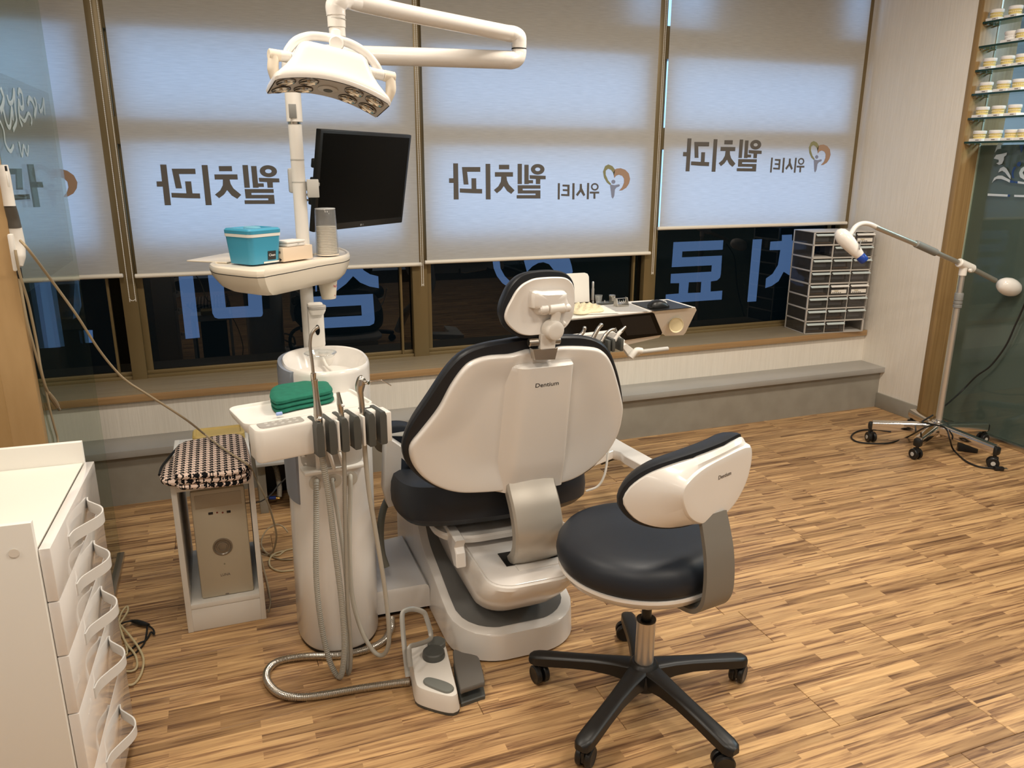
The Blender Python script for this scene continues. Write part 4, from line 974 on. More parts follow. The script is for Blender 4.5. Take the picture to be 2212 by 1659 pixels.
MB().loft([sring(0.70, 1.123), sring(0.80, 1.127), sring(0.90, 1.142), sring(0.975, 1.168), sring(1.0, 1.186)], True, False).build('lower_shell', CREAM, st)
MB().loft([sring(1.0, 1.1855), sring(1.0, 1.1885)], True, True).build('dark_seam', INK, st)
MB().loft([sring(1.0, 1.188), sring(1.005, 1.196), sring(0.995, 1.204), sring(0.97, 1.208), sring(0.945, 1.207), sring(0.93, 1.2035)], True, True).build('upper_shell', CREAM, st)
fe0, fe1 = so((556, 588)), so((690, 564)); fdir = (fe1-fe0).normalized(); fnr = V((fdir.y, -fdir.x, 0))
if fnr.y > 0: fnr = -fnr
qa, qb_ = [PN(u, v, V((fe0.x, fe0.y, 1.176))+fnr*0.0005, fnr) for u, v in ((582, 597), (610, 592))]
tx = MB().text('HANE', 0.0085, (qa+qb_)/2-fdir*0.006, fdir, Z_, 0.0004, xs=1.25)
tx.text('T', 0.0150, qb_+fdir*0.006, fdir, Z_, 0.0004, shear=0.35)
tx.build('printed_lettering', INKG, st, smooth=0)
MB().cyl(V((0.253, 2.58, 1.12)), V((0.253, 2.58, 1.20)), 0.034, 24, 0.004).build('pole_clamp', CREAM, st)
MB().slab([PZ(403, 562, 1.209), PZ(490, 566, 1.209), PZ(560, 550, 1.209), PZ(490, 546, 1.209)], Z_, [(0.002, -0.0045), (0, -0.0035), (0, -0.001), (0.002, 0)]).build('pull_out_leaf', CREAM, st)
# things on the side table
zb = 1.2085
cF, cL, cRt = PZ(545, 574, zb), PZ(498, 569, zb), PZ(607, 566, zb)
bl = 0.118; d1 = (cL-cF); d1.z = 0; d1.normalize(); d2 = V((d1.y, -d1.x, 0)); 
if d2.x < 0: d2 = -d2
bc = cF+(d1+d2)*bl/2
tb = thing('tissue_box', 'bright blue lidded plastic box labelled Clean on the side table', 'box', (bc.x, bc.y, zb))
def bring(w, z, r=0.016): return rrect((bc.x, bc.y, z), d1, d2, w, w, r, 5)
MB().loft([bring(bl*0.90, zb), bring(bl*0.905, zb+0.004), bring(bl, zb+0.080)]).build('box_body', BLUEBOX, tb)
MB().loft([bring(bl+0.003, zb+0.0795), bring(bl+0.004, zb+0.088)]).build('white_band', WHITE2, tb)
MB().loft([bring(bl+0.004, zb+0.0885), bring(bl+0.005, zb+0.098), bring(bl-0.004, zb+0.103, 0.014), bring(bl-0.03, zb+0.104, 0.012), bring(bl-0.036, zb+0.099, 0.01)]).build('lid', BLUEBOX, tb)
MB().slab(ellipse((bc.x, bc.y, zb+0.099), d1, d2, 0.030, 0.022, 24), Z_, [(0, 0), (0.001, 0.005), (0.004, 0.007)]).build('lid_knob', mat('pale_blue', (0.16, 0.42, 0.55), 0.3), tb)
fr_ = -d1   # right visible face looks along -d1
def face(u, w, off=0.0006): return bc+fr_*(bl*(0.452+0.048*min(1, w/0.08))+off)+d2*u+Z_*(zb-bc.z+w)
MB().slab([face(u, w) for u, w in ((0.004, 0.010), (0.034, 0.010), (0.034, 0.036), (0.004, 0.036))], fr_, [(0, 0), (0.0005, 0.0008)]).build('black_label', INK, tb)
MB().text('Clean', 0.0105, face(0.019, 0.024, 0.0016), d2, Z_, 0.0002).build('lettering', INKW, tb, smooth=0)
MB().slab([face(u, w) for u, w in ((-0.012, 0.001), (0.046, 0.001), (0.046, 0.006), (-0.012, 0.006))], fr_, [(0, 0), (0, 0.0005)]).build('paper_strip', WPAPER, tb)
p0, p1 = PZ(613, 566, zb), PZ(676, 557, zb)
cu1 = (p1-p0); cu1.z = 0; cw1 = cu1.length; cu1.normalize(); cn1 = V((-cu1.y, cu1.x, 0)); cc = p0+cu1*cw1/2+cn1*0.0385
cz = thing('carton', 'small pinkish cardboard carton between blue box and cup dispenser', 'carton', (cc.x, cc.y, zb))
MB().box((cc.x, cc.y, zb+0.021), (cw1, 0.077, 0.042), 0.0008, cu1, cn1).build('carton_box', CARTON, cz)
for k in range(3):
    q = p0+cn1*(0.006+0.013*k)-cu1*0.0006; MB().prism([q+Z_*0.006, q+cn1*0.010+Z_*0.001, q+cn1*0.010+Z_*0.011], cu1*-1, 0.0004).build('arrow_mark', INK, cz, smooth=0)
q = p0-cu1*0.0007+cn1*0.014; MB().box(q+Z_*0.028, (0.0006, 0.008, 0.007), 0, cu1, cn1).build('printed_mark', INKG, cz)
ca = thing('flat_case', 'flat white plastic case lying on the pinkish carton', 'case', (cc.x+0.004, cc.y-0.012, zb+0.0425))
MB().box((cc.x+0.004, cc.y-0.012, zb+0.0475), (0.076, 0.055, 0.0095), 0.003, cu1, cn1).build('case_body', WHITE2, ca)
MB().box((cc.x+0.004, cc.y-0.012, zb+0.0565), (0.078, 0.057, 0.0075), 0.003, cu1, cn1).build('case_lid', WHITE2, ca)
q = V((cc.x+0.010, cc.y-0.012, zb+0.050))-cn1*0.0280; MB().text('EI  I', 0.006, q, cu1, Z_, 0.0002).build('printed_mark', INKG, ca, smooth=0)
cq = PZ(711, 552, zb); cq = V((cq.x, cq.y+0.035, zb))
cd = thing('cup_dispenser', 'tall milky cup dispenser tube filled with stacked paper cups', 'dispenser', cq)
rr0 = 0.0365
MB().lathe(cq, Z_, [(rr0, 0.0), (rr0-0.001, 0.05), (rr0-0.0035, 0.142), (rr0-0.005, 0.146)], 32, False, True).build('dispenser_tube', MILKY, cd)
MB().lathe(cq+Z_*0.145, Z_, [(rr0-0.0045, 0), (rr0-0.0035, 0.002), (rr0-0.006, 0.0035), (0.012, 0.004)], 32).build('dispenser_lid', mat('milky_lid', (0.72, 0.73, 0.74), 0.3), cd)
for k in range(17):
    MB().lathe(cq+Z_*(0.004+k*0.0052), Z_, [(rr0-0.006, 0), (rr0-0.0042, 0.0012), (rr0-0.0042, 0.0030), (rr0-0.006, 0.0046)], 24).build('cup_rim', PAPER, cd)
MB().lathe(cq-Z_*0.001, Z_, [(rr0+0.001, 0), (rr0+0.001, 0.004)], 32, True, True).build('dispenser_base', CREAM, cd)
pq = cq+V((-0.006, 0.0, -0.087))
pcup = thing('paper_cup', 'white paper cup with red writing sticking out under the side table', 'cup', pq+Z_*-0.055)
MB().lathe(pq, (0.02, 0, -1), [(0.0315, 0), (0.031, 0.004), (0.0232, 0.058), (0.0222, 0.059)], 28).build('cup_body', PAPER, pcup)
pt = MB()
def cupsurf(ang, dz_, extra=0.0008):
    r = 0.031-0.0085*(dz_/0.058)+extra; return pq+V((r*math.cos(ang)+0.02*dz_, r*math.sin(ang), -dz_))
an = math.radians(-42)
pt.text('네오', 0.012, cupsurf(an, 0.015), (-math.sin(an), math.cos(an), 0), (-0.15*math.cos(an), -0.15*math.sin(an), 1), 0.0003, xs=0.9)
pt.text('빡', 0.007, cupsurf(an, 0.047), (-math.sin(an), math.cos(an), 0), (-0.15*math.cos(an), -0.15*math.sin(an), 1), 0.0003)
pt.build('red_lettering', INKR, pcup, smooth=0)
# ================================================================ DENTAL CHAIR
ch = thing('dental_chair', 'white dental chair with black upholstery turned with its back to the viewer', 'dental chair', (0.79, 2.35, 0))
CXC = 0.787
def hY(y):
    tab = [(1.97, 0.098), (2.05, 0.105), (2.12, 0.112), (2.20, 0.126), (2.28, 0.148), (2.36, 0.168), (2.43, 0.186), (2.48, 0.215), (2.52, 0.265), (2.56, 0.325), (2.61, 0.365), (2.70, 0.385), (3.0, 0.39)]
    for (a, b), (c, d) in zip(tab, tab[1:]):
        if y <= c: return b+(d-b)*max(0, (y-a)/(c-a))
    return 0.39
def wY(y, w=0.215, y0=1.972, R=0.16):
    d = y-y0
    return w if d >= R else w-R+math.sqrt(max(0, R*R-(R-d)**2))
ys = [1.9722, 1.974, 1.978, 1.985, 1.995, 2.01, 2.03, 2.055, 2.09, 2.13, 2.17, 2.21, 2.25, 2.29, 2.33, 2.37, 2.41, 2.44, 2.47, 2.50, 2.53, 2.56, 2.59, 2.63, 2.68, 2.75, 2.85]
rings = []
for y in ys:
    w, h = wY(y), hY(y); b = 0.008
    rings.append([V((CXC+x, y, z)) for x, z in ((-w, 0.008), (-w+0.004, h-b), (-w+0.006, h-b*0.3), (-w+0.012, h), (-w*0.5, h), (0, h), (w*0.5, h), (w-0.012, h), (w-0.006, h-b*0.3), (w-0.004, h-b), (w, 0.008))])
MB().loft(rings).build('base_plinth', WHITE, ch)
MB().slab([V((CXC+sx*wY(y, 0.208, 1.978), y, 0)) for sx, yy in ((-1, ys), (1, ys[::-1])) for y in yy[1:] if y > 1.98], Z_, [(0, 0), (0, 0.0085)]).build('black_foot', BLACK, ch)
rings = []
for y in [2.012, 2.016, 2.025, 2.04, 2.065, 2.09, 2.13, 2.17, 2.21, 2.25, 2.29, 2.33, 2.37, 2.41, 2.44, 2.47, 2.50, 2.53, 2.56, 2.59, 2.63, 2.70]:
    w, h = wY(y, 0.182, 2.010, 0.13), hY(y)
    rings.append([V((CXC+w*k, y, h+0.0016)) for k in (-1, -0.5, 0, 0.5, 1)])
MB().loft(rings, False, False, closed=False).build('grey_inlay', mat('plinth_inlay', (0.155, 0.155, 0.150), 0.5), ch)
p = PY(1132, 1374, 1.974)
MB().lathe((p.x, 1.9760, p.z-0.0), (0, -1, 0.06), [(0.0195, 0.0), (0.0195, 0.0012), (0.0190, 0.0016), (0.0186, 0.0008)], 32).build('round_cover', WHITE, ch)
# seat lift housing
hs = []
for z, x0, x1, y0, y1, r in ((0.128, 0.690, 0.885, 2.065, 2.60, 0.07), (0.140, 0.672, 0.905, 2.035, 2.60, 0.08), (0.175, 0.650, 0.925, 1.985, 2.60, 0.09), (0.215, 0.640, 0.940, 1.945, 2.60, 0.09), (0.258, 0.640, 0.945, 1.910, 2.60, 0.085), (0.292, 0.648, 0.942, 1.892, 2.60, 0.08), (0.302, 0.654, 0.936, 1.893, 2.60, 0.078)):
    hs.append(rrect(((x0+x1)/2, (y0+y1)/2, z), X_, Y_, x1-x0, y1-y0, r, 7))
MB().loft(hs).build('lift_housing', WHITE, ch)
MB().slab(rrect((0.795, 2.17, 0.3018), X_, Y_, 0.270, 0.53, 0.072, 7), Z_, [(0, 0), (0.0005, 0.004), (0.003, 0.0055)]).build('housing_lid', WGLOSS, ch)
MB().box((0.832, 2.055, 0.3085), (0.190, 0.085, 0.003), 0.001).build('bracket_slot', BLACK, ch)
MB().box((0.845, 1.992, 0.308), (0.165, 0.040, 0.006), 0.0028).build('slot_lip', WHITE, ch)
# seat pan with side lugs, seat cushion
sp = MB().slab(rrect((0.787, 2.62, 0.0), X_, Y_, 0.44, 0.95, 0.13, 8), Z_, [(0.02, 0.325), (0.004, 0.333), (0, 0.350), (0.004, 0.358)])
sp.build('seat_pan', WHITE, ch)
for s_ in (-1, 1):
    x = CXC+s_*0.170
    MB().slab([V((x-0.016, y, z)) for y, z in ((2.10, 0.375), (2.115, 0.345), (2.10, 0.330), (2.095, 0.285), (2.125, 0.278), (2.15, 0.30), (2.20, 0.335), (2.35, 0.345), (2.35, 0.375))], X_, [(0.003, 0), (0, 0.003), (0, 0.029), (0.003, 0.032)]).build('side_lug', WHITE, ch)
so_ = [V((CXC+x, y, 0)) for x, y in ((-0.20, 2.135), (-0.10, 2.118), (0, 2.112), (0.10, 2.118), (0.20, 2.135), (0.285, 2.18), (0.318, 2.26), (0.322, 2.40), (0.30, 2.60), (0.26, 2.80), (0.17, 2.92), (0, 2.95), (-0.17, 2.92), (-0.26, 2.80), (-0.30, 2.60), (-0.322, 2.40), (-0.318, 2.26), (-0.285, 2.18))]
so_ = resample(catmull(so_, 6, True), 80, True)
def seat_h(q, k):
    s_ = max(0.0, 1-(q.y-2.11)/0.5); return 0.055*s_*s_ if k < 1.01 else 0
MB().dome(so_, Z_, [(0.86, 0.352), (0.93, 0.356), (0.975, 0.374), (1.0, 0.405), (1.004, 0.438), (0.995, 0.470), (0.965, 0.492), (0.90, 0.502), (0.75, 0.498), (0.4, 0.49)], lambda q, k: 0.055*max(0.0, 1-(q.y-2.11)/0.5)**2*(1 if k < 0.99 else 0.5)).build('seat_cushion', NAVYV, ch)
# backrest: cushion and moulded shell
bp0 = V((0.79, 2.06, 0.56)); bang = math.radians(2.5)
bU = V((math.cos(bang), math.sin(bang), 0)); bW = V((0, -0.17, 1.0)); bW = (bW-bU*bW.dot(bU)).normalized(); bN = bU.cross(bW).normalized()
if bN.y > 0: bN = -bN
def bk(u, v, d=0.0): return PN(800+u*0.36166, 560+v*0.36166, bp0, bN)+bN*d
BO = [(940, 470), (800, 492), (700, 510), (600, 540), (520, 590), (440, 680), (340, 830), (240, 980), (197, 1080), (190, 1150), (222, 1235), (300, 1312), (400, 1370), (520, 1396), (640, 1398), (790, 1388), (950, 1366), (1100, 1345), (1220, 1312), (1330, 1248), (1420, 1145), (1490, 1022), (1512, 890), (1500, 760), (1470, 640), (1430, 545), (1370, 490), (1280, 462), (1130, 460)]
SO = [(945, 532), (830, 560), (700, 570), (600, 600), (540, 650), (470, 750), (400, 880), (300, 1010), (236, 1090), (226, 1150), (250, 1222), (310, 1295), (400, 1350), (500, 1378), (600, 1382), (780, 1371), (940, 1350), (1090, 1331), (1200, 1300), (1300, 1240), (1400, 1148), (1470, 1030), (1498, 900), (1490, 820), (1460, 700), (1430, 610), (1390, 552), (1330, 522), (1200, 513), (1095, 522), (1085, 575), (965, 582)]
bo = resample(catmull([bk(*p) for p in BO], 5, True), 96, True)
MB().dome(bo, bN, [(0.70, -0.090), (0.82, -0.084), (0.905, -0.068), (0.955, -0.046), (0.985, -0.026), (0.998, -0.012), (0.996, -0.003), (0.98, 0.003), (0.95, 0.004)]).build('back_cushion', BLACKV, ch)
bs = resample(catmull([bk(*p) for p in SO], 4, True), 150, True)
cc0 = sum(bs, V())/len(bs)
def sm(a, b, x):
    t = max(0.0, min(1.0, (x-a)/(b-a))); return t*t*(3-2*t)
tL0, tL1, tR0, tR1 = bk(845, 620), bk(770, 1370), bk(1175, 600), bk(1115, 1320)
def sedge(a, b, w_):
    wa, ua, wb, ub = (a-cc0).dot(bW), (a-cc0).dot(bU), (b-cc0).dot(bW), (b-cc0).dot(bU)
    return ua+(ub-ua)*((w_-wa)/(wb-wa))
def dish(q, k): return -0.0125*sm(0.965, 0.55, k)
ks = [(0.985, -0.004), (1.0, 0.002), (0.999, 0.008), (0.993, 0.014), (0.983, 0.018), (0.97, 0.0195), (0.955, 0.0195)]+[(k, 0.0195) for k in (0.94, 0.92, 0.90, 0.87, 0.84, 0.81, 0.78, 0.74, 0.70, 0.66, 0.62, 0.58, 0.54, 0.50, 0.46, 0.42, 0.38, 0.34, 0.30, 0.26, 0.22, 0.18, 0.14, 0.10, 0.06, 0.02)]
MB().dome(bs, bN, ks, dish, cc0).build('back_shell', WHITE, ch, smooth=50)
w_top, w_bot = (bk(1000, 590)-cc0).dot(bW), (bk(950, 1346)-cc0).dot(bW)
rows = []
for j in range(33):
    t = j/32; w_ = w_top+(w_bot-w_top)*t
    l, r = sedge(tL0, tL1, w_), sedge(tR0, tR1, w_)
    hh = 0.040*sm(-0.001, 0.03, t)**0.5 - 0.010*sm(0.75, 1.0, t)
    sec = [(-0.040, -0.6), (-0.040, -0.10), (-0.028, 0.02), (-0.014, 0.22), (-0.002, 0.48), (0.008, 0.72), (0.018, 0.88), (0.030, 0.97), (0.045, 1.0)]
    row = [cc0+bU*(l+x)+bW*w_+bN*(hh*h) for x, h in sec]
    row += [cc0+bU*((l+0.045)*(1-k)+(r-0.012)*k)+bW*w_+bN*hh for k in (0.33, 0.67)]
    row += [cc0+bU*(r+x)+bW*w_+bN*(hh*h) for x, h in ((-0.012, 1.0), (-0.005, 0.985), (0.0, 0.93), (0.004, 0.80), (0.008, 0.4), (0.010, -0.6))]
    rows.append(row)
MB().loft(rows).build('spine_ridge', WHITE, ch, smooth=50)
q = bk(1021, 714, 0.0404)
MB().text('Dentium', 0.0185, q, (bk(1078, 708)-bk(965, 722)).normalized(), bW, 0.0003, xs=1.15).build('maker_lettering', INK, ch, smooth=0)
# curved silver bracket
BW_ = 0.158
bl_ = [V((0.822, 2.052, 0.585)), V((0.822, 2.030, 0.55)), V((0.824, 1.996, 0.50)), V((0.826, 1.975, 0.44)), V((0.829, 1.982, 0.38)), V((0.832, 2.012, 0.335)), V((0.833, 2.045, 0.304))]
P = catmull(bl_, 8); rg_ = []
for i, p in enumerate(P):
    T_ = (P[min(i+1, len(P)-1)]-P[max(i-1, 0)]).normalized(); N_ = T_.cross(bU).normalized()
    if N_.y > 0: N_ = -N_
    rg_.append([p+bU*x+N_*d for x, d in ((-BW_/2, -0.020), (-BW_/2, 0.006), (-BW_/2+0.006, 0.014), (-BW_/4, 0.018), (0, 0.019), (BW_/4, 0.018), (BW_/2-0.006, 0.014), (BW_/2, 0.006), (BW_/2, -0.020))])
MB().loft(rg_).build('back_bracket', SILVER, ch)
# headrest
hp0 = V((0.82, 1.955, 1.11)); hW_ = V((0, -0.02, 1)).normalized(); hU_ = V((math.cos(0.07), math.sin(0.07), 0)); hN_ = hU_.cross(hW_).normalized()
if hN_.y > 0: hN_ = -hN_
def hk(u, v, d=0.0): return PN(1080+u*0.12658, 570+v*0.12658, hp0, hN_)+hN_*d
HO = [(480, 145), (700, 113), (900, 110), (1080, 138), (1200, 220), (1265, 340), (1282, 500), (1275, 700), (1240, 900), (1160, 1050), (1050, 1150), (850, 1230), (600, 1262), (380, 1270), (200, 1190), (60, 1060), (3, 900), (12, 740), (80, 560), (180, 370), (320, 222)]
HS_ = [(560, 245), (700, 225), (900, 215), (1080, 225), (1180, 280), (1235, 370), (1252, 500), (1250, 700), (1215, 880), (1150, 1010), (1050, 1110), (850, 1180), (600, 1207), (450, 1215), (300, 1180), (160, 1080), (80, 975), (60, 880), (90, 760), (160, 620), (250, 460), (350, 350), (450, 290)]
ho = resample(catmull([hk(*p) for p in HO], 6, True), 72, True); hs2 = resample(catmull([hk(*p) for p in HS_], 6, True), 84, True)
hd2 = thing('headrest', 'black padded headrest with white shell and hinge on top of chair back', 'headrest', hk(650, 1000))
MB().dome(ho, hN_, [(0.60, -0.075), (0.74, -0.070), (0.85, -0.058), (0.925, -0.040), (0.972, -0.023), (0.998, -0.010), (0.996, -0.002), (0.97, 0.003), (0.93, 0.004)]).build('head_cushion', BLACKV, hd2)
MB().dome(hs2, hN_, [(0.98, -0.004), (1.0, 0.002), (0.997, 0.007), (0.985, 0.0105), (0.965, 0.012), (0.93, 0.0115), (0.86, 0.009), (0.7, 0.007), (0.4, 0.006), (0.1, 0.006)]).build('head_shell', WHITE, hd2)
hmount = [hk(510, 470), hk(700, 455), hk(900, 445), hk(1060, 455), hk(1075, 560), hk(1110, 660), hk(1105, 780), hk(1020, 800), (hk(850, 790)), hk(700, 850), hk(600, 820), hk(560, 700), hk(500, 740)]
hm = resample(catmull(hmount, 5, True), 48, True)
MB().dome(hm, hN_, [(1.12, 0.004), (1.03, 0.012), (1.0, 0.020), (0.93, 0.030), (0.75, 0.036), (0.3, 0.037)]).build('hinge_mount', WHITE, hd2)
hcy = lambda u, v, d: hk(u, v, d)
MB().cyl(hcy(590, 745, 0.030), hcy(738, 728, 0.030), 0.0125, 20, 0.004).build('hinge_barrel', WHITE, hd2)
MB().cyl(hcy(745, 738, 0.030), hcy(995, 712, 0.030), 0.0150, 20, 0.0015).build('hinge_knuckle', WHITE2, hd2)
MB().cyl(hcy(1003, 722, 0.030), hcy(1112, 710, 0.030), 0.0115, 20, 0.005).build('hinge_barrel', WHITE, hd2)
MB().tube([hk(870, 760, 0.034), hk(870, 860, 0.030), hk(850, 980, 0.026)], 0.0135, 14, 4, flat=(0.7, 1.05), ref=hN_).build('hinge_link', WHITE2, hd2)
kb = hk(820, 1085, 0.010)
kx = (hN_+hU_*0.10-hW_*0.05).normalized()
MB().lathe(kb, kx, [(0.0270, 0.0), (0.0275, 0.014), (0.0270, 0.030), (0.0255, 0.034), (0.0225, 0.036), (0.012, 0.0365)], 32).build('lock_knob', WHITE2, hd2)
MB().cyl(hk(1010, 1000, 0.018), hk(1060, 985, 0.018), 0.008, 14, 0.003).build('release_button', WHITE, hd2)
MB().slab([hk(650, 1180, 0.004), hk(900, 1160, 0.004), hk(880, 1430, 0.004), hk(630, 1450, 0.004)], hN_, [(0.002, 0), (0, 0.002), (0, 0.017), (0.002, 0.019)]).build('stem', WHITE2, hd2)
MB().cyl(hk(470, 1335, 0.006), hk(632, 1322, 0.006), 0.0120, 24, 0.0025).build('clevis_barrel', STEEL, hd2)
MB().cyl(hk(885, 1300, 0.006), hk(1000, 1290, 0.006), 0.0115, 24, 0.002).build('clevis_barrel', STEEL, hd2)
MB().slab([hk(505, 1430, -0.002), hk(925, 1400, -0.002), hk(880, 1600, -0.002), hk(540, 1612, -0.002)], hN_, [(0.001, 0), (0, 0.001), (0, 0.024), (0.001, 0.025)]).build('clevis_plate', STEEL, hd2)
# left armrest behind the backrest
ar = MB()
ax0, ax1, ay0 = 0.452, 0.500, 2.45
afr = [PY(828, 940, ay0), PY(824, 1040, ay0), PY(832, 1083, ay0), PY(857, 1076, ay0), PY(858, 1060, ay0), PY(861, 976, ay0), PY(870, 985, ay0), PY(872, 970, ay0), PY(832, 938, ay0)]
ap = [PY(*p, ay0) for p in ((827.5, 939), (824, 1050), (833, 1084), (857, 1077), (861, 978), (880, 996), (905, 1000), (905, 985), (836, 938))]
MB().slab(ap, Y_, [(0.002, -0.05), (0, -0.047), (0, 0.008), (0.002, 0.012)]).build('armrest_bracket', WHITE, ch)
MB().slab([PZ(831, 939, 0.625)+V((0, 0, 0)), V((0.60, 2.46, 0.60)), V((0.60, 2.60, 0.60)), PZ(872, 932, 0.625)], Z_, [(0, -0.004), (0, 0.0)]).build('armrest_plate', LGREY, ch)
apd = resample(catmull([PY(*p, 2.62) for p in ((822, 958), (822, 942), (832, 926), (852, 919), (885, 921), (930, 940), (930, 975), (850, 972))], 5, True), 40, True)
MB().dome(apd, -Y_, [(0.86, -0.07), (0.97, -0.062), (1.0, -0.045), (1.0, -0.02), (0.96, -0.004), (0.85, 0.0)]).build('armrest_pad', NAVYV, ch)
MB().lathe(PY(824, 958, 2.56), (-0.75, -0.66, 0), [(0.034, -0.02), (0.034, 0.0), (0.030, 0.006), (0.012, 0.008)], 24).build('pivot_disc', mat('brown_disc', (0.12, 0.085, 0.045), 0.25, coat=0.5), ch)
MB().box((0.56, 2.62, 0.352), (0.14, 0.07, 0.03), 0.004).build('armrest_lug', WHITE, ch)
MB().tube([PY(880, 1037, 2.62), PY(850, 1060, 2.58), PY(830, 1095, 2.52), PY(822, 1140, 2.46), PY(824, 1190, 2.42), PY(834, 1225, 2.40)], 0.0125, 12).build('rear_hose', mat('grey_green_hose', (0.23, 0.23, 0.19), 0.45), ch)
# arm that carries the instrument table, seen right of the backrest
zz = 0.30
armp = [PZ(u, v, zz) for u, v in ((1255, 975), (1328, 946), (1345, 955), (1412, 992), (1400, 1012), (1350, 985), (1340, 977), (1325, 973), (1262, 998))]
MB().slab(armp, Z_, [(0.004, -0.040), (0, -0.036), (0, -0.003), (0.003, 0)]).build('table_arm', WHITE, ch)
MB().slab([PZ(u, v, 0.262) for u, v in ((1290, 985), (1322, 975), (1332, 982), (1300, 995))], Z_, [(0, -0.02), (0, 0)]).build('arm_joint', BLACK, ch)
MB().tube([PY(1314, 965, 2.25), PY(1312, 990, 2.24), PY(1306, 1025, 2.23), PY(1292, 1050, 2.23), PY(1266, 1061, 2.24)], 0.0042, 8).build('white_cord', WMATTE, ch)
# ================================================================ INSTRUMENT TABLE (behind, right)
ZTb = 0.90
dt = thing('instrument_table', 'white doctor instrument table with black glass front and touch screen', 'table', (1.60, 2.98, ZTb))
tFL, tFR = PZ(1180, 693, ZTb), PZ(1502, 663, ZTb)
du = (tFR-tFL); du.z = 0; DL = du.length; du.normalize(); dn = V((-du.y, du.x, 0))
def D(u, n, z=0.0): return tFR-du*u+dn*n+Z_*z       # u measured leftwards from the right front corner
def onfront_tab(px, py): return PN(px, py, D(0, 0.0), (dn*1.0+Z_*(-0.62)).normalized()*-1)
nf = (-dn*1.0-Z_*0.55).normalized()
def FT(px, py, d=0.0): return PN(px, py, D(0, 0), nf)+nf*d
dep = 0.30
def tabring(z0, inset): return [D(0+inset, inset*0.55, z0), D(DL, inset*0.55, z0), D(DL, dep-inset, z0), D(0.0+inset, dep-inset, z0)]
body = MB()
r_ = FT(1478, 722); r2 = FT(1440, 724); 
bl_pts = [FT(1502, 664), FT(1505, 670), FT(1481, 719), FT(1476, 724), FT(1438, 726), FT(1432, 722), FT(1345, 734), FT(1340, 745), FT(1180, 765), FT(1180, 694)]
MB().slab(bl_pts, nf, [(0, -0.004), (0, -0.001), (0.001, 0)]).build('front_panel', WHITE2, dt)
MB().slab([D(0.004, 0.0015), D(DL, 0.0015), D(DL, dep), PZ(1442, 646, ZTb)], Z_, [(0.055, -0.05), (0.0, -0.002), (0.0005, 0)]).build('table_body', WHITE2, dt)
MB().slab([FT(1181, 697, 0.0006), FT(1409, 675, 0.0006), FT(1413, 677, 0.0006), FT(1430, 718, 0.0006), FT(1428, 723, 0.0006), FT(1340, 736, 0.0006), FT(1330, 745, 0.0006), FT(1181, 757, 0.0006)], nf, [(0, 0), (0.0005, 0.0015)]).build('black_glass', BLACKG, dt)
MB().slab([FT(1338, 686, 0.0024), FT(1404, 680, 0.0024), FT(1420, 719, 0.0024), FT(1354, 724, 0.0024)], nf, [(0, 0), (0.0003, 0.0006)]).build('touch_screen', SCREEN, dt)
MB().slab([FT(1432, 722, -0.026), FT(1350, 734, -0.026), FT(1346, 745, -0.026), FT(1356, 747, -0.026), FT(1425, 731, -0.026)], nf, [(0, 0), (0, 0.02)]).build('lower_apron', WHITE2, dt)
MB().slab([PZ(1290, 672, ZTb+0.001), PZ(1402, 673, ZTb+0.001), PZ(1360, 656, ZTb+0.001), PZ(1290, 660, ZTb+0.001)], Z_, [(0, 0), (0.0005, 0.0012)]).build('grey_mat', mat('tray_mat_grey', (0.40, 0.39, 0.37), 0.5), dt)
MB().tube([D(DL*0.75, 0.2, -0.05), D(DL*0.75, 0.2, -0.25), V((1.25, 2.7, 0.45)), V((1.2, 2.6, 0.29))], 0.03, 12).build('support_column', WHITE, dt)
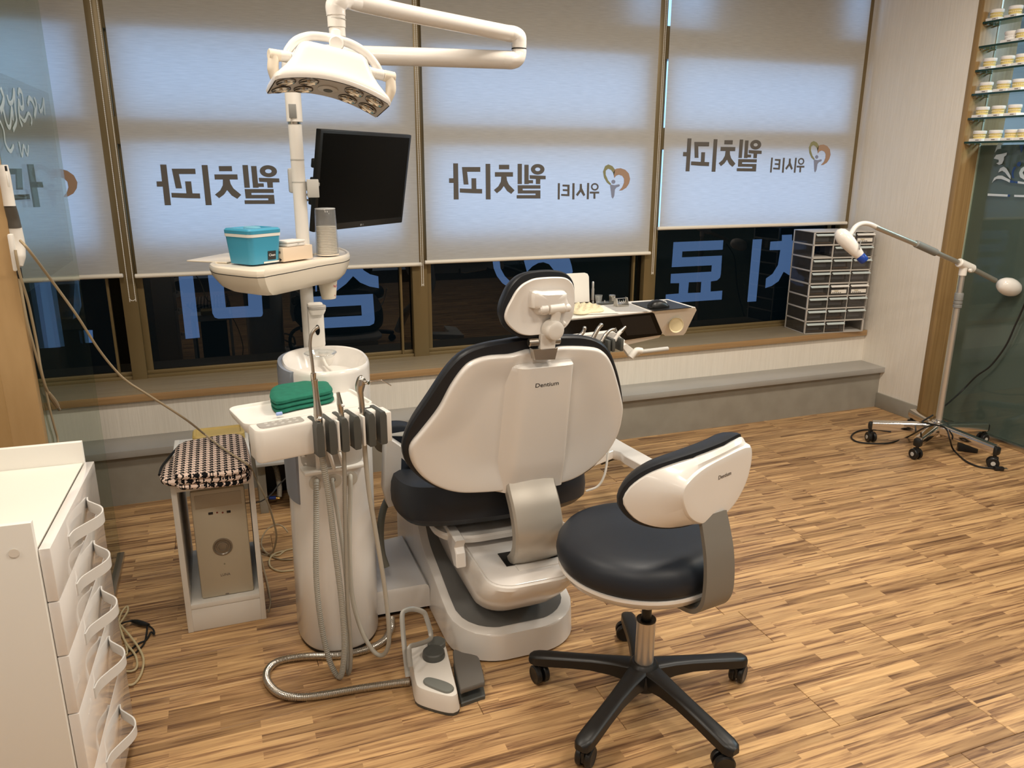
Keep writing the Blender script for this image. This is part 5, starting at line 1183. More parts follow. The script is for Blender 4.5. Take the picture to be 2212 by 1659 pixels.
# instrument bar with handpieces and handle
yh_ = 2.66
bar = [PY(*p, yh_) for p in ((1180, 735), (1225, 727), (1325, 716), (1350, 735), (1348, 745), (1330, 752), (1180, 775))]
MB().slab(bar, -Y_, [(0.002, -0.03), (0, -0.028), (0, 0.0), (0.002, 0.002)]).build('instrument_bar', WHITE2, dt)
for u, v in ((1297, 742), (1325, 738)):
    q = PY(u, v, yh_-0.03)
    for dx in (-0.018, 0.018):
        MB().box(q+V((dx, -0.01, -0.006)), (0.014, 0.060, 0.050), 0.004).build('holder_jaw', DGREY, dt)
for nm, pp, rr in (('turbine_handpiece', [(1222, 760), (1236, 735), (1256, 722), (1261, 715), (1263, 709)], [0.008, 0.0085, 0.0075, 0.007, 0.0065]),
                   ('scaler_handpiece', [(1275, 742), (1284, 725), (1293, 709), (1299, 702)], [0.009, 0.0085, 0.0075, 0.0065]),
                   ('contra_angle_handpiece', [(1300, 738), (1308, 724), (1316, 715), (1323, 712), (1328, 711)], [0.010, 0.0085, 0.006, 0.006, 0.0055]),
                   ('straight_handpiece', [(1327, 736), (1334, 724), (1341, 716), (1348, 709)], [0.0095, 0.0085, 0.0075, 0.0045])):
    pts = [PY(u, v, yh_-0.035) for u, v in pp]
    lab = {'turbine_handpiece': 'steel turbine handpiece, furthest left on the instrument bar beside chair back', 'scaler_handpiece': 'steel angled scaler handpiece with round tip, second on the instrument bar',
           'contra_angle_handpiece': 'steel contra angle handpiece with small bent head on the instrument bar', 'straight_handpiece': 'white and steel straight handpiece, furthest right on the instrument bar'}[nm]
    t = thing(nm, lab, 'handpiece', pts[0], 'handpieces on the instrument bar')
    MB().tube(pts, rr, 14).build('grip', STEEL if nm != 'straight_handpiece' else WHITE2, t)
    e = (pts[-1]-pts[-2]).normalized()
    if nm == 'straight_handpiece': MB().tube([pts[-2]+e*0.002, pts[-1], pts[-1]+e*0.010], [0.0082, 0.0055, 0.0040], 14).build('tip', STEEL, t)
    elif nm == 'contra_angle_handpiece': MB().cyl(pts[-1]+V((0, 0, 0.006)), pts[-1]+V((0.004, -0.004, -0.010)), 0.0052, 12, 0.001).build('tip', CHROME, t)
    else: MB().ball(pts[-1], 0.0078, 8).build('tip', CHROME, t)
MB().slab([PY(*p, yh_-0.01) for p in ((1342, 748), (1352, 742), (1382, 765), (1362, 775))], -Y_, [(0.001, -0.02), (0, -0.018), (0, 0.004), (0.001, 0.006)]).build('handle_arm', WHITE2, dt)
MB().tube([PY(1362, 772, yh_-0.03), PY(1370, 762, yh_-0.03), PY(1376, 757, yh_-0.03), PY(1386, 758, yh_-0.03)], 0.0125, 14, 4).build('handle_knuckle', WHITE2, dt)
MB().cyl(PY(1384, 760, yh_-0.03), PY(1444, 753, yh_-0.03), 0.0090, 18, 0.004).build('handle_grip', LGREY, dt)
# things lying on the instrument table
def on(px, py, h=0.0025): return PZ(px, py, ZTb+h)
mpd = [on(1364, 654.5), on(1441, 648.5), on(1494, 664.5), on(1413, 672)]
solo('mouse_pad', MB().slab(mpd, Z_, [(0, -0.0010), (0, 0.0015), (0.001, 0.002)]), BLACK, 'black mouse pad on the right end of the instrument table', 'mouse pad', D(0.1, 0.12, 0.0012), smooth=0)
mq = on(1422, 664, 0.005)
ms = MB(); ml = du; 
mo_ = [mq+ml*x+dn*y for x, y in ((-0.048, 0), (-0.046, 0.018), (-0.025, 0.029), (0.015, 0.029), (0.042, 0.022), (0.050, 0), (0.042, -0.022), (0.015, -0.029), (-0.025, -0.029), (-0.046, -0.018))]
mo_ = resample(catmull(mo_, 4, True), 40, True)
mt = thing('mouse', 'black computer mouse on the black mouse pad', 'mouse', mq)
MB().dome(mo_, Z_, [(0.96, -0.0008), (1.0, 0.003), (1.0, 0.008), (0.95, 0.016), (0.82, 0.024), (0.6, 0.030), (0.3, 0.033), (0.05, 0.0335)], lambda q, k: -0.010*max(0, (q-mq).dot(ml)/0.05) if k < 0.97 else 0).build('mouse_body', BLACK, mt)
MB().slab(ellipse(mq+ml*0.022+Z_*0.024-dn*0.014, (ml*0.95-Z_*0.2-dn*0.1), (dn*0.75+Z_*0.6), 0.012, 0.008, 16), Z_, [(0, 0), (0.001, 0.002)]).build('maker_mark', mat('grey_mark2', (0.35, 0.35, 0.35), 0.3), mt)
bq = on(1342, 661)
st_ = thing('bur_stand', 'small steel bur stand with open sides on the grey mat', 'stand', bq)
for dx in (-0.029, 0.027):
    MB().slab([bq+du*dx+dn*y+Z_*z for y, z in ((-0.018, 0), (0.018, 0), (0.012, 0.036), (-0.004, 0.036))], du, [(0, 0), (0, 0.002)]).build('end_plate', STEEL, st_)
MB().box(bq+Z_*0.0065, (0.056, 0.034, 0.012), 0.001, du, dn).build('base_block', STEEL, st_)
MB().cyl(bq+du*-0.028+Z_*0.034, bq+du*0.028+Z_*0.034, 0.0018, 8).build('top_bar', CHROME, st_)
for k in range(5): MB().cyl(bq+du*(-0.020+0.010*k)+Z_*0.012, bq+du*(-0.020+0.010*k)+Z_*(0.024+0.003*(k % 2)), 0.0014, 6).build('bur', CHROME, st_)
q = on(1313, 655)
sl = thing('small_dish_tray', 'small dark oblong tray carrying cups at the back of the table', 'tray', q)
MB().slab(rrect(q, du, dn, 0.098, 0.045, 0.012), Z_, [(0.002, 0.0), (0, 0.003), (0, 0.006), (0.003, 0.006), (0.004, 0.004)]).build('tray_base', DGREY, sl)
q2 = on(1293, 654, 0.007)
MB().lathe(q2, Z_, [(0.0125, 0), (0.0165, 0.034), (0.0155, 0.034), (0.012, 0.002)], 20)
solo('clear_cup', MB().lathe(q2, Z_, [(0.0125, 0), (0.0165, 0.034), (0.0158, 0.034), (0.0120, 0.002)], 20), CLEARP, 'clear plastic cup standing on the small dark tray', 'cup', q2)
q2 = on(1322, 652, 0.007); solo('steel_cup', MB().lathe(q2, Z_, [(0.0135, 0), (0.0135, 0.020), (0.0142, 0.021), (0.0142, 0.030), (0.012, 0.031)], 20), STEEL, 'small polished steel pot standing on the small dark tray', 'pot', q2)
for i_, (u, v) in enumerate(((1281, 655), (1306, 655), (1333, 653))):
    q2 = on(u, v, 0.007); solo('bur_bottle', MB().lathe(q2, Z_, [(0.004, 0), (0.004, 0.008), (0.0025, 0.010), (0.0025, 0.013)], 10), MGREY, ['tiny grey bottle left of the clear cup on small dark tray', 'tiny grey bottle between clear cup and steel pot', 'tiny grey bottle right of the steel pot'][i_], 'bottle', q2, 'tiny bottles on the dark tray')
q = on(1250, 652)
sb = thing('steel_canister', 'square steel canister with split lid beside the headrest', 'canister', q)
MB().box(q+Z_*0.024+dn*0.02, (0.082, 0.050, 0.046), 0.002, du, dn).build('canister_body', mat('dull_steel', (0.38, 0.34, 0.27), 0.35, metal=0.9), sb)
for k in (-1, 1): MB().box(q+du*(0.0205*k)+Z_*0.050+dn*0.02, (0.0395, 0.056, 0.004), 0.001, du, dn).build('lid_half', MGREY, sb)
for k in (-1, 1): MB().cyl(q+du*(0.018*k)+Z_*0.043-dn*0.006, q+du*(0.018*k+0.010)+Z_*0.043-dn*0.006, 0.003, 8).build('lid_clip', STEEL, sb)
q3 = on(1280, 648); solo('probe_tube', MB().lathe(q3, Z_, [(0.007, 0), (0.007, 0.050), (0.0055, 0.055), (0.0055, 0.080), (0.003, 0.084)], 12), mat('silver_tube', (0.6, 0.58, 0.55), 0.3, metal=0.7), 'slim upright silver tube beside the steel canister', 'tube', q3)
q = PY(1248, 624, 3.10); q.z = ZTb
wp = MB().slab([V((q.x-0.075, 3.12, 0)), V((q.x+0.055, 3.13, 0)), V((q.x+0.055, 3.14, 0)), V((q.x-0.075, 3.13, 0))], Z_, [(0, ZTb), (0, ZTb+0.1)])
bpx = [PY(u, v, 3.12) for u, v in ((1205, 630), (1205, 592), (1262, 589), (1268, 591), (1271, 597), (1273, 638)) ]
MB()
bpx = [V((p.x, p.y, max(p.z, ZTb+0.001))) for p in bpx]; bpx[0].z = bpx[-1].z = ZTb+0.001
solo('white_back_board', MB().slab(bpx, -Y_, [(0.001, 0), (0, 0.001), (0, 0.005), (0.001, 0.006)]), WMATTE, 'white upright rounded panel behind the steel canister', 'panel', (q.x, 3.12, ZTb))
pp_ = [on(u, v, 0.0022) for u, v in ((1225, 680), (1337, 677), (1303, 660), (1225, 665))]
solo('paper_sheet', MB().slab(pp_, Z_, [(0, 0), (0, 0.001)]), WPAPER, 'white paper sheet under the gloves on the instrument table', 'paper', sum(pp_, V())/4, smooth=0)
gq = [on(u, v, 0.0034) for u, v in ((1235, 664), (1250, 659), (1275, 660), (1290, 664), (1305, 671), (1298, 675), (1280, 676), (1262, 680), (1240, 679), (1230, 672))]
go2 = resample(catmull(gq, 4, True), 40, True)
def crumple(q, k): return 0.006*math.sin(q.x*170+q.y*60)*math.cos(q.y*190-q.x*40)+0.004*math.sin(q.x*333)
gm = MB().dome(go2, Z_, [(0.97, 0.0), (1.0, 0.004)]+[(k, 0.010+0.010*(1-k)) for k in (0.94, 0.85, 0.75, 0.65, 0.55, 0.45, 0.35, 0.25, 0.12)], lambda q, k: crumple(q, k)*(1 if k < 0.95 else 0.0))
solo('latex_gloves', gm, GLOVE, 'crumpled cream latex gloves lying on white paper by the headrest', 'gloves', sum(go2, V())/40, smooth=60)
# wooden dish on the front panel's right end
q = FT(1455, 697, 0.013)
dish = MB().lathe(q, (nf*0.9+Z_*0.42-X_*0.25), [(0.022, -0.012), (0.031, 0.004), (0.033, 0.016), (0.0325, 0.0175), (0.030, 0.0165), (0.028, 0.014)], 32)
solo('cream_dish', dish, mat('cream_dish_mat', (0.74, 0.64, 0.40), 0.45), 'round cream plastic dish stuck on the white end of the table front', 'dish', q)
# ================================================================ ROLLING STOOL WITH BACKREST
SX, SY = 1.024, 1.660
sl_ = thing('rolling_stool', 'black round seated rolling stool with curved white backrest in front of the dental chair', 'stool', (SX, SY, 0))
ANG = [-3, 69, 140.5, 212.5, 283.5]
arm_m = BLACK
hub = MB().lathe((SX, SY, 0), Z_, [(0.030, 0.062), (0.052, 0.068), (0.056, 0.090), (0.050, 0.118), (0.038, 0.136), (0.034, 0.140), (0.020, 0.141)], 30)
hub.build('base_hub', BLACK, sl_)
RW = 0.320
for a in ANG:
    d = V((math.cos(math.radians(a)), math.sin(math.radians(a)), 0)); n = V((-d.y, d.x, 0)); rg_ = []
    for r, w, zt, zb_ in ((0.020, 0.030, 0.132, 0.080), (0.05, 0.028, 0.130, 0.082), (0.09, 0.024, 0.126, 0.086), (0.15, 0.0215, 0.118, 0.085), (0.22, 0.0215, 0.107, 0.076), (0.28, 0.0225, 0.098, 0.066), (0.315, 0.0225, 0.092, 0.062), (0.332, 0.019, 0.088, 0.063), (0.340, 0.011, 0.083, 0.066)):
        p = V((SX, SY, 0))+d*r; b = 0.006
        rg_.append([p+n*x+Z_*z for x, z in ((-w, zb_), (-w, zt-b), (-w+b*0.7, zt-b*0.3), (-w*0.5, zt), (0, zt+0.001), (w*0.5, zt), (w-b*0.7, zt-b*0.3), (w, zt-b), (w, zb_))])
    MB().loft(rg_).build('leg', arm_m, sl_)
    # twin wheel castor
    c = V((SX, SY, 0))+d*(RW-0.006); ca_ = math.radians(a*1.7+40); wd = V((math.cos(ca_), math.sin(ca_), 0)); wn = V((-wd.y, wd.x, 0))
    k_ = MB().cyl(c+Z_*0.045, c+Z_*0.075, 0.0075, 12); k_.box(c+Z_*0.036, (0.030, 0.012, 0.034), 0.005, wd, wn)
    kc = k_.build('castor', BLACK, sl_)
    for sg in (-1, 1):
        q = c+wd*0.010+wn*(0.0135*sg)+Z_*0.0285
        MB().lathe(q-wn*(0.0095*sg), wn*sg, [(0.010, 0), (0.026, 0.001), (0.0282, 0.004), (0.0282, 0.014), (0.024, 0.0175), (0.020, 0.0165), (0.006, 0.0165)], 24).build('wheel', BLACK, kc)
MB().cyl((SX, SY, 0.12), (SX, SY, 0.272), 0.0265, 28, 0.001).build('chrome_sleeve', ALU, sl_)
MB().lathe((SX, SY, 0.2715), Z_, [(0.0275, 0), (0.0275, 0.004), (0.020, 0.004), (0.0145, 0.001)], 28).build('sleeve_ring', BLACK, sl_)
MB().cyl((SX, SY, 0.27), (SX, SY, 0.325), 0.0140, 20).build('gas_piston', BLACK, sl_)
sc2 = V((1.036, 1.735, 0)); SR = 0.232
MB().lathe((SX, SY, 0.312), Z_, [(0.022, 0.004), (0.030, 0.012), (0.040, 0.022), (0.075, 0.040), (0.090, 0.06)], 28).build('seat_mount', WHITE2, sl_)
def sel(rad, z): return [V((sc2.x+rad*math.cos(t), sc2.y+rad*math.sin(t), z)) for t in [2*math.pi*k/64 for k in range(64)]]
MB().loft([sel(0.07, 0.352), sel(0.13, 0.360), sel(0.185, 0.374), sel(0.217, 0.392), sel(0.230, 0.412), sel(0.229, 0.420), sel(0.21, 0.426)]).build('seat_shell', WHITE, sl_)
MB().loft([sel(0.205, 0.416), sel(0.224, 0.420), sel(0.233, 0.434), sel(0.2365, 0.455), sel(0.232, 0.478), sel(0.219, 0.496), sel(0.195, 0.507), sel(0.16, 0.512), sel(0.11, 0.513), sel(0.05, 0.512)]).build('seat_cushion', NAVYV, sl_)
# backrest: curved about the seat axis
PH = math.radians(9.0)
bo_, bt_ = V((math.sin(PH), -math.cos(PH), 0)), V((math.cos(PH), math.sin(PH), 0))
cb0 = sc2+bo_*0.205; RB = 0.42
def SB(s_, z, d=0.0):
    a = s_/RB
    return cb0 - bo_*RB + (bo_*math.cos(a)+bt_*math.sin(a))*(RB+d) + Z_*z
SC = (0.02, 0.727)
def polar(out, n=96):
    O = catmull([V((a, b, 0)) for a, b in out], 12, True); c = V((SC[0], SC[1], 0)); res = []
    for i in range(n):
        t = 2*math.pi*i/n; dr = V((math.cos(t), math.sin(t), 0)); best = 0.05
        for p, q in zip(O, O[1:]+[O[0]]):
            e = q-p; den = dr.x*e.y-dr.y*e.x
            if abs(den) < 1e-12: continue
            w = p-c; r = (w.x*e.y-w.y*e.x)/den; u = (w.x*dr.y-w.y*dr.x)/den
            if r > 0 and -1e-6 <= u <= 1+1e-6: best = r if best == 0.05 else max(best, r)
        res.append(c+dr*best)
    return res
def sring_(O, k, d): return [SB(SC[0]+(p.x-SC[0])*k, SC[1]+(p.y-SC[1])*k, d) for p in O]
BK = [(-0.215, 0.7150), (-0.190, 0.7596), (-0.130, 0.7948), (-0.020, 0.8150), (0.100, 0.8238), (0.165, 0.8238), (0.188, 0.8098), (0.194, 0.7596), (0.180, 0.7000), (0.145, 0.6550), (0.090, 0.6280), (0.000, 0.6160), (-0.090, 0.6200), (-0.165, 0.6420), (-0.205, 0.6780)]
SH = [(-0.202, 0.7150), (-0.176, 0.7534), (-0.120, 0.7834), (-0.020, 0.8018), (0.100, 0.8115), (0.170, 0.8133), (0.189, 0.8010), (0.192, 0.7552), (0.178, 0.7000), (0.145, 0.6590), (0.090, 0.6330), (0.000, 0.6220), (-0.090, 0.6260), (-0.157, 0.6480), (-0.192, 0.6820)]
FPO = [(-0.055, 0.7596), (0.000, 0.7798), (0.090, 0.7904), (0.155, 0.7930), (0.178, 0.7834), (0.183, 0.7420), (0.168, 0.6900), (0.130, 0.6450), (0.075, 0.6220), (0.010, 0.6280), (-0.040, 0.6600), (-0.068, 0.7050), (-0.073, 0.7376)]
bkO, shO, fpO = polar(BK), polar(SH), polar(FPO)
MB().loft([sring_(bkO, k, h) for k, h in ((0.80, -0.055), (0.90, -0.050), (0.96, -0.036), (0.99, -0.020), (1.0, -0.006), (0.985, 0.004), (0.95, 0.005))]).build('back_cushion', BLACKV, sl_)
e1, e2 = SB(-0.07, 0.72, 0.050), SB(0.18, 0.72, 0.036); cv = (e2-e1); cv.z = 0; clen = cv.length; cv.normalize(); nn = V((cv.y, -cv.x, 0))
def FPp(k, h): return [V((e1.x, e1.y, 0))+cv*(((SC[0]+(p.x-SC[0])*k)+0.07)/0.25*clen)+Z_*(SC[1]+(p.y-SC[1])*k)+nn*h for p in fpO]
f0_ = FPp(1.0, 0.0); s0_ = sring_(shO, 0.985, 0.010)
MB().loft([sring_(shO, 0.98, -0.004), sring_(shO, 1.0, 0.001), sring_(shO, 0.998, 0.006), s0_, [a_.lerp(b_, 0.5)+nn*0.004 for a_, b_ in zip(s0_, FPp(1.04, -0.006))], FPp(1.05, -0.007), FPp(1.03, -0.003), FPp(1.012, -0.001), f0_, FPp(0.96, 0.0008), FPp(0.7, 0.001), FPp(0.1, 0.001)]).build('back_shell', WHITE, sl_, smooth=28)
p = PN(1566, 1027, e1+nn*0.0016, nn)
MB().text('Dentium', 0.0155, p, cv, Z_, 0.0003, xs=1.0).build('maker_lettering', INKG, sl_, smooth=0)
# bent grey bracket from under the seat to the back
gb = [sc2+bo_*0.10+Z_*0.356, sc2+bo_*0.17+Z_*0.360, sc2+bo_*0.228+Z_*0.376, sc2+bo_*0.258+Z_*0.414, sc2+bo_*0.264+Z_*0.47, sc2+bo_*0.256+Z_*0.54, sc2+bo_*0.238+Z_*0.60, sc2+bo_*0.222+Z_*0.642]
gb = [p+bt_*0.045 for p in gb]
MB().ribbon(gb, bt_, lambda t: 0.098-0.022*abs(t-0.5), 0.012).build('back_bracket', mat('taupe_bracket', (0.20, 0.185, 0.16), 0.5), sl_)
# ================================================================ FOOT CONTROL
fc = thing('foot_control', 'white foot control with grey buttons and carrying loop on the floor', 'foot pedal', (0.50, 1.92, 0))
zt = 0.062
top_ = [PZ(u, v, zt) for u, v in ((884, 1398), (905, 1390), (940, 1383), (955, 1384), (963, 1394), (975, 1440), (988, 1492), (985, 1501), (972, 1504), (940, 1497), (905, 1485), (897, 1472), (893, 1450))]
top_ = [V((p.x, p.y, 0)) for p in resample(catmull(top_, 5, True), 64, True)]
MB().slab(top_, Z_, [(-0.005, 0.010), (-0.005, 0.016), (-0.002, 0.035), (0, zt-0.006), (0.002, zt-0.001), (0.006, zt)]).build('pedal_body', WHITE2, fc)
MB().slab(top_, Z_, [(-0.004, 0.0), (-0.005, 0.003), (-0.005, 0.0098)]).build('rubber_foot', DGREY, fc)
q = PZ(937, 1418, zt)
MB().lathe(q, Z_, [(0.0335, 0), (0.0345, 0.003), (0.0325, 0.018), (0.029, 0.0215), (0.012, 0.0225)], 32).build('round_button', DGREY, fc)
q2 = PZ(943, 1394, zt)
MB().lathe(q2, Z_, [(0.028, 0), (0.028, 0.013), (0.0255, 0.0155), (0.010, 0.016)], 28).build('round_button', mat('pedal_grey', (0.12, 0.125, 0.115), 0.45), fc)
kb_ = resample(catmull([PZ(u, v, zt) for u, v in ((916, 1469), (930, 1466), (960, 1474), (978, 1483), (980, 1492), (970, 1498), (955, 1496), (918, 1480))], 4, True), 36, True)
MB().slab(kb_, Z_, [(0, -0.002), (0, 0.003), (0.002, 0.006), (0.006, 0.0065)]).build('rocker_button', mat('rocker_grey', (0.19, 0.20, 0.185), 0.45), fc)
lo = [PZ(u, v, 0.055) for u, v in ((978, 1406), (1000, 1409), (1028, 1415), (1036, 1424), (1047, 1470), (1042, 1474), (1000, 1488), (993, 1484))]
lo = resample(catmull(lo, 3, True), 48, True)
MB().slab(lo, Z_, [(0.002, -0.016), (0, -0.013), (0, -0.003), (0.002, 0)]).build('pedal_plate', mat('pedal_plate_grey', (0.135, 0.125, 0.112), 0.5), fc)
MB().slab([V((p.x, p.y-0.004, 0)) for p in lo], Z_, [(0.0, 0.0), (0.0, 0.010), (0.003, 0.013)]).build('pedal_base', DGREY, fc)
lp = [PY(u, v, y) for u, v, y in ((881, 1462, 1.93), (876, 1420, 1.96), (871, 1370, 2.00), (869, 1328, 2.03), (878, 1318, 2.04), (895, 1316, 2.05), (914, 1322, 2.05), (921, 1334, 2.045), (931, 1372, 2.02), (924, 1384, 2.00), (902, 1392, 1.97), (886, 1397, 1.95), (884, 1412, 1.94), (887, 1440, 1.925))]
MB().tube(lp, 0.0062, 8, 6, flat=(0.45, 1.25), ref=(0.15, -0.95, 0.3)).build('carrying_loop', mat('loop_grey', (0.38, 0.37, 0.34), 0.4, metal=0.3), fc)
mh = [(884, 1473), (850, 1477), (780, 1487), (700, 1501), (640, 1506), (600, 1496), (577, 1470), (580, 1445), (605, 1427), (660, 1418), (730, 1416), (790, 1404), (828, 1385), (845, 1358), (846, 1322)]
mhp = [PZ(u, v, 0.0135) for u, v in mh[:-1]]+[PZ(846, 1335, 0.03)]
MB().tube(mhp, 0.0118, 12, 6, ribs=0.10, pitch=0.005).build('metal_hose', STEEL, fc)
# ================================================================ LAMP STAND BY THE GLASS SCREEN
WX, WY = 3.575, 2.945
wl = thing('whitening_lamp', 'white teeth whitening lamp on a chrome five wheeled stand by the glass screen', 'lamp', (WX, WY, 0))
ends = [PZ(u, v, 0.108) for u, v in ((1882, 914), (1984, 950), (2152, 968), (2134, 917), (1972, 889))]
hubz = 0.135
MB().lathe((WX, WY, 0.075), Z_, [(0.030, 0), (0.034, 0.006), (0.034, 0.055), (0.052, 0.066), (0.050, 0.074), (0.036, 0.078), (0.034, 0.084), (0.024, 0.088), (0.022, 0.094)], 28).build('stand_hub', CHROME, wl)
for i, e in enumerate(ends):
    d = (e-V((WX, WY, e.z))); d.z = 0; L_ = min(d.length, 0.325); d.normalize(); n = V((-d.y, d.x, 0))
    a = V((WX, WY, 0.118))+d*0.025; b = V((WX, WY, 0.098))+d*L_
    rg_ = []
    for p, w, h in ((a, 0.030, 0.046), (b, 0.029, 0.040)):
        rg_.append([p+n*v.x+Z_*v.y for v in rrect((0, 0, 0), X_, Y_, 2*w*0.8, h*1.25, 0.012, 4)])
    MB().loft(rg_).build('leg', CHROME, wl)
    MB().box(b+d*0.006-Z_*0.004, (0.026, 0.042, 0.046), 0.012, d, n).build('end_cap', BLACK, wl)
    cst = MB().cyl(b+Z_*-0.018-Z_*0.03, b-Z_*0.010, 0.009, 10)
    ca_ = math.radians(40+i*47); wd = V((math.cos(ca_), math.sin(ca_), 0)) if i else V((-0.3, -1, 0)).normalized(); wn = V((-wd.y, wd.x, 0))
    cst.box(V((b.x, b.y, 0.050)), (0.038, 0.020, 0.026), 0.006, wd, wn)
    kc = cst.build('castor', BLACK, wl)
    for sg in (-1, 1):
        q = V((b.x, b.y, 0.0295))+wn*(0.006*sg)+wd*0.004
        MB().lathe(q, wn*sg, [(0.012, 0), (0.0285, 0.001), (0.029, 0.004), (0.029, 0.013), (0.026, 0.016), (0.013, 0.016), (0.0125, 0.0175), (0.003, 0.0175)], 22).build('wheel', BLACK, kc)
        MB().lathe(q, wn*sg, [(0.0115, 0.017), (0.011, 0.0185), (0.002, 0.0187)], 16).build('wheel_cap', LGREY, kc)
pt_ = PY(2083, 590, WY)
MB().cyl((WX, WY, 0.15), (WX, WY, PY(2070, 662, WY).z), 0.0160, 20).build('pole', ALU, wl)
g0, g1 = PY(2069, 665, WY).z, PY(2077, 632, WY).z
MB().lathe((WX, WY, g0), Z_, [(0.018, 0), (0.0215, 0.003), (0.0215, 0.016), (0.0195, 0.018), (0.0195, 0.022), (0.0215, 0.024), (0.0215, 0.034), (0.0195, 0.036), (0.0195, 0.040), (0.0215, 0.042), (0.0215, g1-g0-0.004), (0.019, g1-g0)], 22).build('pole_grip', MGREY, wl)
MB().cyl((WX, WY, g1-0.002), (WX, WY, pt_.z), 0.0140, 18).build('inner_pole', ALU, wl)
tj = PY(2086, 574, WY); bd = (PY(2140, 600, WY)-PY(1900, 490, WY)).normalized()
MB().cyl(tj-bd*0.055, tj+bd*0.055, 0.0225, 20, 0.003).build('tee_joint', WHITE2, wl)
MB().cyl((WX, WY, pt_.z-0.012), (WX, WY, tj.z), 0.0190, 20, 0.002).build('tee_socket', WHITE2, wl)
kn = tj-V((0, 0.024, 0))-Z_*0.020; MB().cyl(kn, kn-V((0, 0.014, 0)), 0.009, 14, 0.002).build('tee_knob', WHITE2, wl)
MB().cyl(tj-bd*0.05, PY(1996, 534, WY), 0.0120, 18).build('boom', ALU, wl)
MB().cyl(PY(1978, 526, WY), PY(2022, 546, WY), 0.0185, 18, 0.004).build('boom_grip', MGREY, wl)
MB().cyl(PY(1890, 490, WY), PY(1985, 530, WY), 0.0120, 18).build('front_boom', ALU, wl)
MB().tube([PY(1896, 492, WY), PY(1878, 484, WY), PY(1862, 483, WY), PY(1848, 490, WY-0.005), PY(1838, 505, WY-0.01), PY(1833, 515, WY-0.01)], 0.0115, 16).build('goose_neck', WHITE, wl)
MB().cyl(tj+bd*0.05, PY(2150, 606, WY), 0.0130, 18).build('rear_boom', ALU, wl)
ec = PY(2180, 620, WY); ed = (PY(2215, 632, WY)-PY(2140, 604, WY)).normalized()
MB().lathe(ec-ed*0.075, ed, [(0.014, 0), (0.030, 0.010), (0.042, 0.035), (0.048, 0.065), (0.047, 0.090), (0.040, 0.120), (0.026, 0.143), (0.010, 0.152)], 28).build('counterweight', WHITE, wl)
h0_, h1_ = PY(1808, 497, WY-0.03), PY(1858, 553, WY-0.10)
hd_ax = (h1_-h0_); HLn = hd_ax.length; hd_ax.normalize()
MB().lathe(h0_, hd_ax, [(0.004, 0), (0.018, 0.006), (0.030, 0.020), (0.036, 0.045), (0.0345, 0.075), (0.028, HLn*0.78), (0.022, HLn-0.004), (0.020, HLn)], 28).build('lamp_head', WHITE, wl)
MB().lathe(h0_+hd_ax*(HLn-0.002), hd_ax, [(0.0205, 0), (0.0225, 0.010), (0.0215, 0.030), (0.018, 0.036)], 24).build('blue_nozzle', BLUETIP, wl)
MB().box(PY(1858, 531, WY-0.11)+V((0, 0, 0.004)), (0.012, 0.003, 0.045), 0.001, (0.6, 0.5, -0.6), (0.6, -0.7, 0)).build('control_strip', MGREY, wl)
MB().tube([PX(u, v, x) for u, v, x in ((2222, 630, 3.90), (2210, 665, 3.95), (2192, 705, 3.955), (2172, 748, 3.955), (2140, 790, 3.95), (2110, 812, 3.94), (2080, 842, 3.92), (2055, 865, 3.80), (2042, 876, 3.68))], 0.0048, 8).build('power_cable', CABLEB, wl)
MB().tube([PY(2015, 897, WY-0.02), PY(2003, 904, WY-0.04), PY(1992, 912, WY-0.06), PY(2010, 916, WY-0.07), PY(2035, 921, WY-0.07), PY(2046, 930, WY-0.08), PY(2052, 950, WY-0.10)]+[PZ(u, v, 0.006) for u, v in ((2060, 972), (2085, 995), (2115, 1008), (2150, 1012))], 0.0045, 8).build('power_cable', CABLEB, wl)
MB().tube([PY(2020, 917, WY-0.06), PY(1995, 925, WY-0.07)]+[PZ(u, v, 0.006) for u, v in ((1960, 944), (1925, 956), (1890, 958), (1855, 955), (1840, 947), (1842, 938), (1858, 930), (1885, 928), (1925, 932))], 0.0045, 8).build('power_cable', CABLEB, wl)
q = PZ(2158, 1012, 0.012); MB().box(q, (0.045, 0.022, 0.020), 0.005, (0.9, -0.4, 0), (0.4, 0.9, 0)).build('plug', BLACK, wl)
for k in (-1, 1): MB().cyl(q+V((0.020, -0.008, 0.0))+V((0.4, 0.9, 0))*0.006*k, q+V((0.038, -0.016, 0.0))+V((0.4, 0.9, 0))*0.006*k, 0.0025, 8).build('plug_pin', CHROME, wl)
q = PZ(2090, 967, 0.020)
solo('power_adapter', MB().box(q, (0.095, 0.045, 0.036), 0.003, (0.75, -0.65, 0), (0.65, 0.75, 0)), BLACK, 'black power adapter lying under the chrome lamp stand', 'adapter', (q.x, q.y, 0.002))
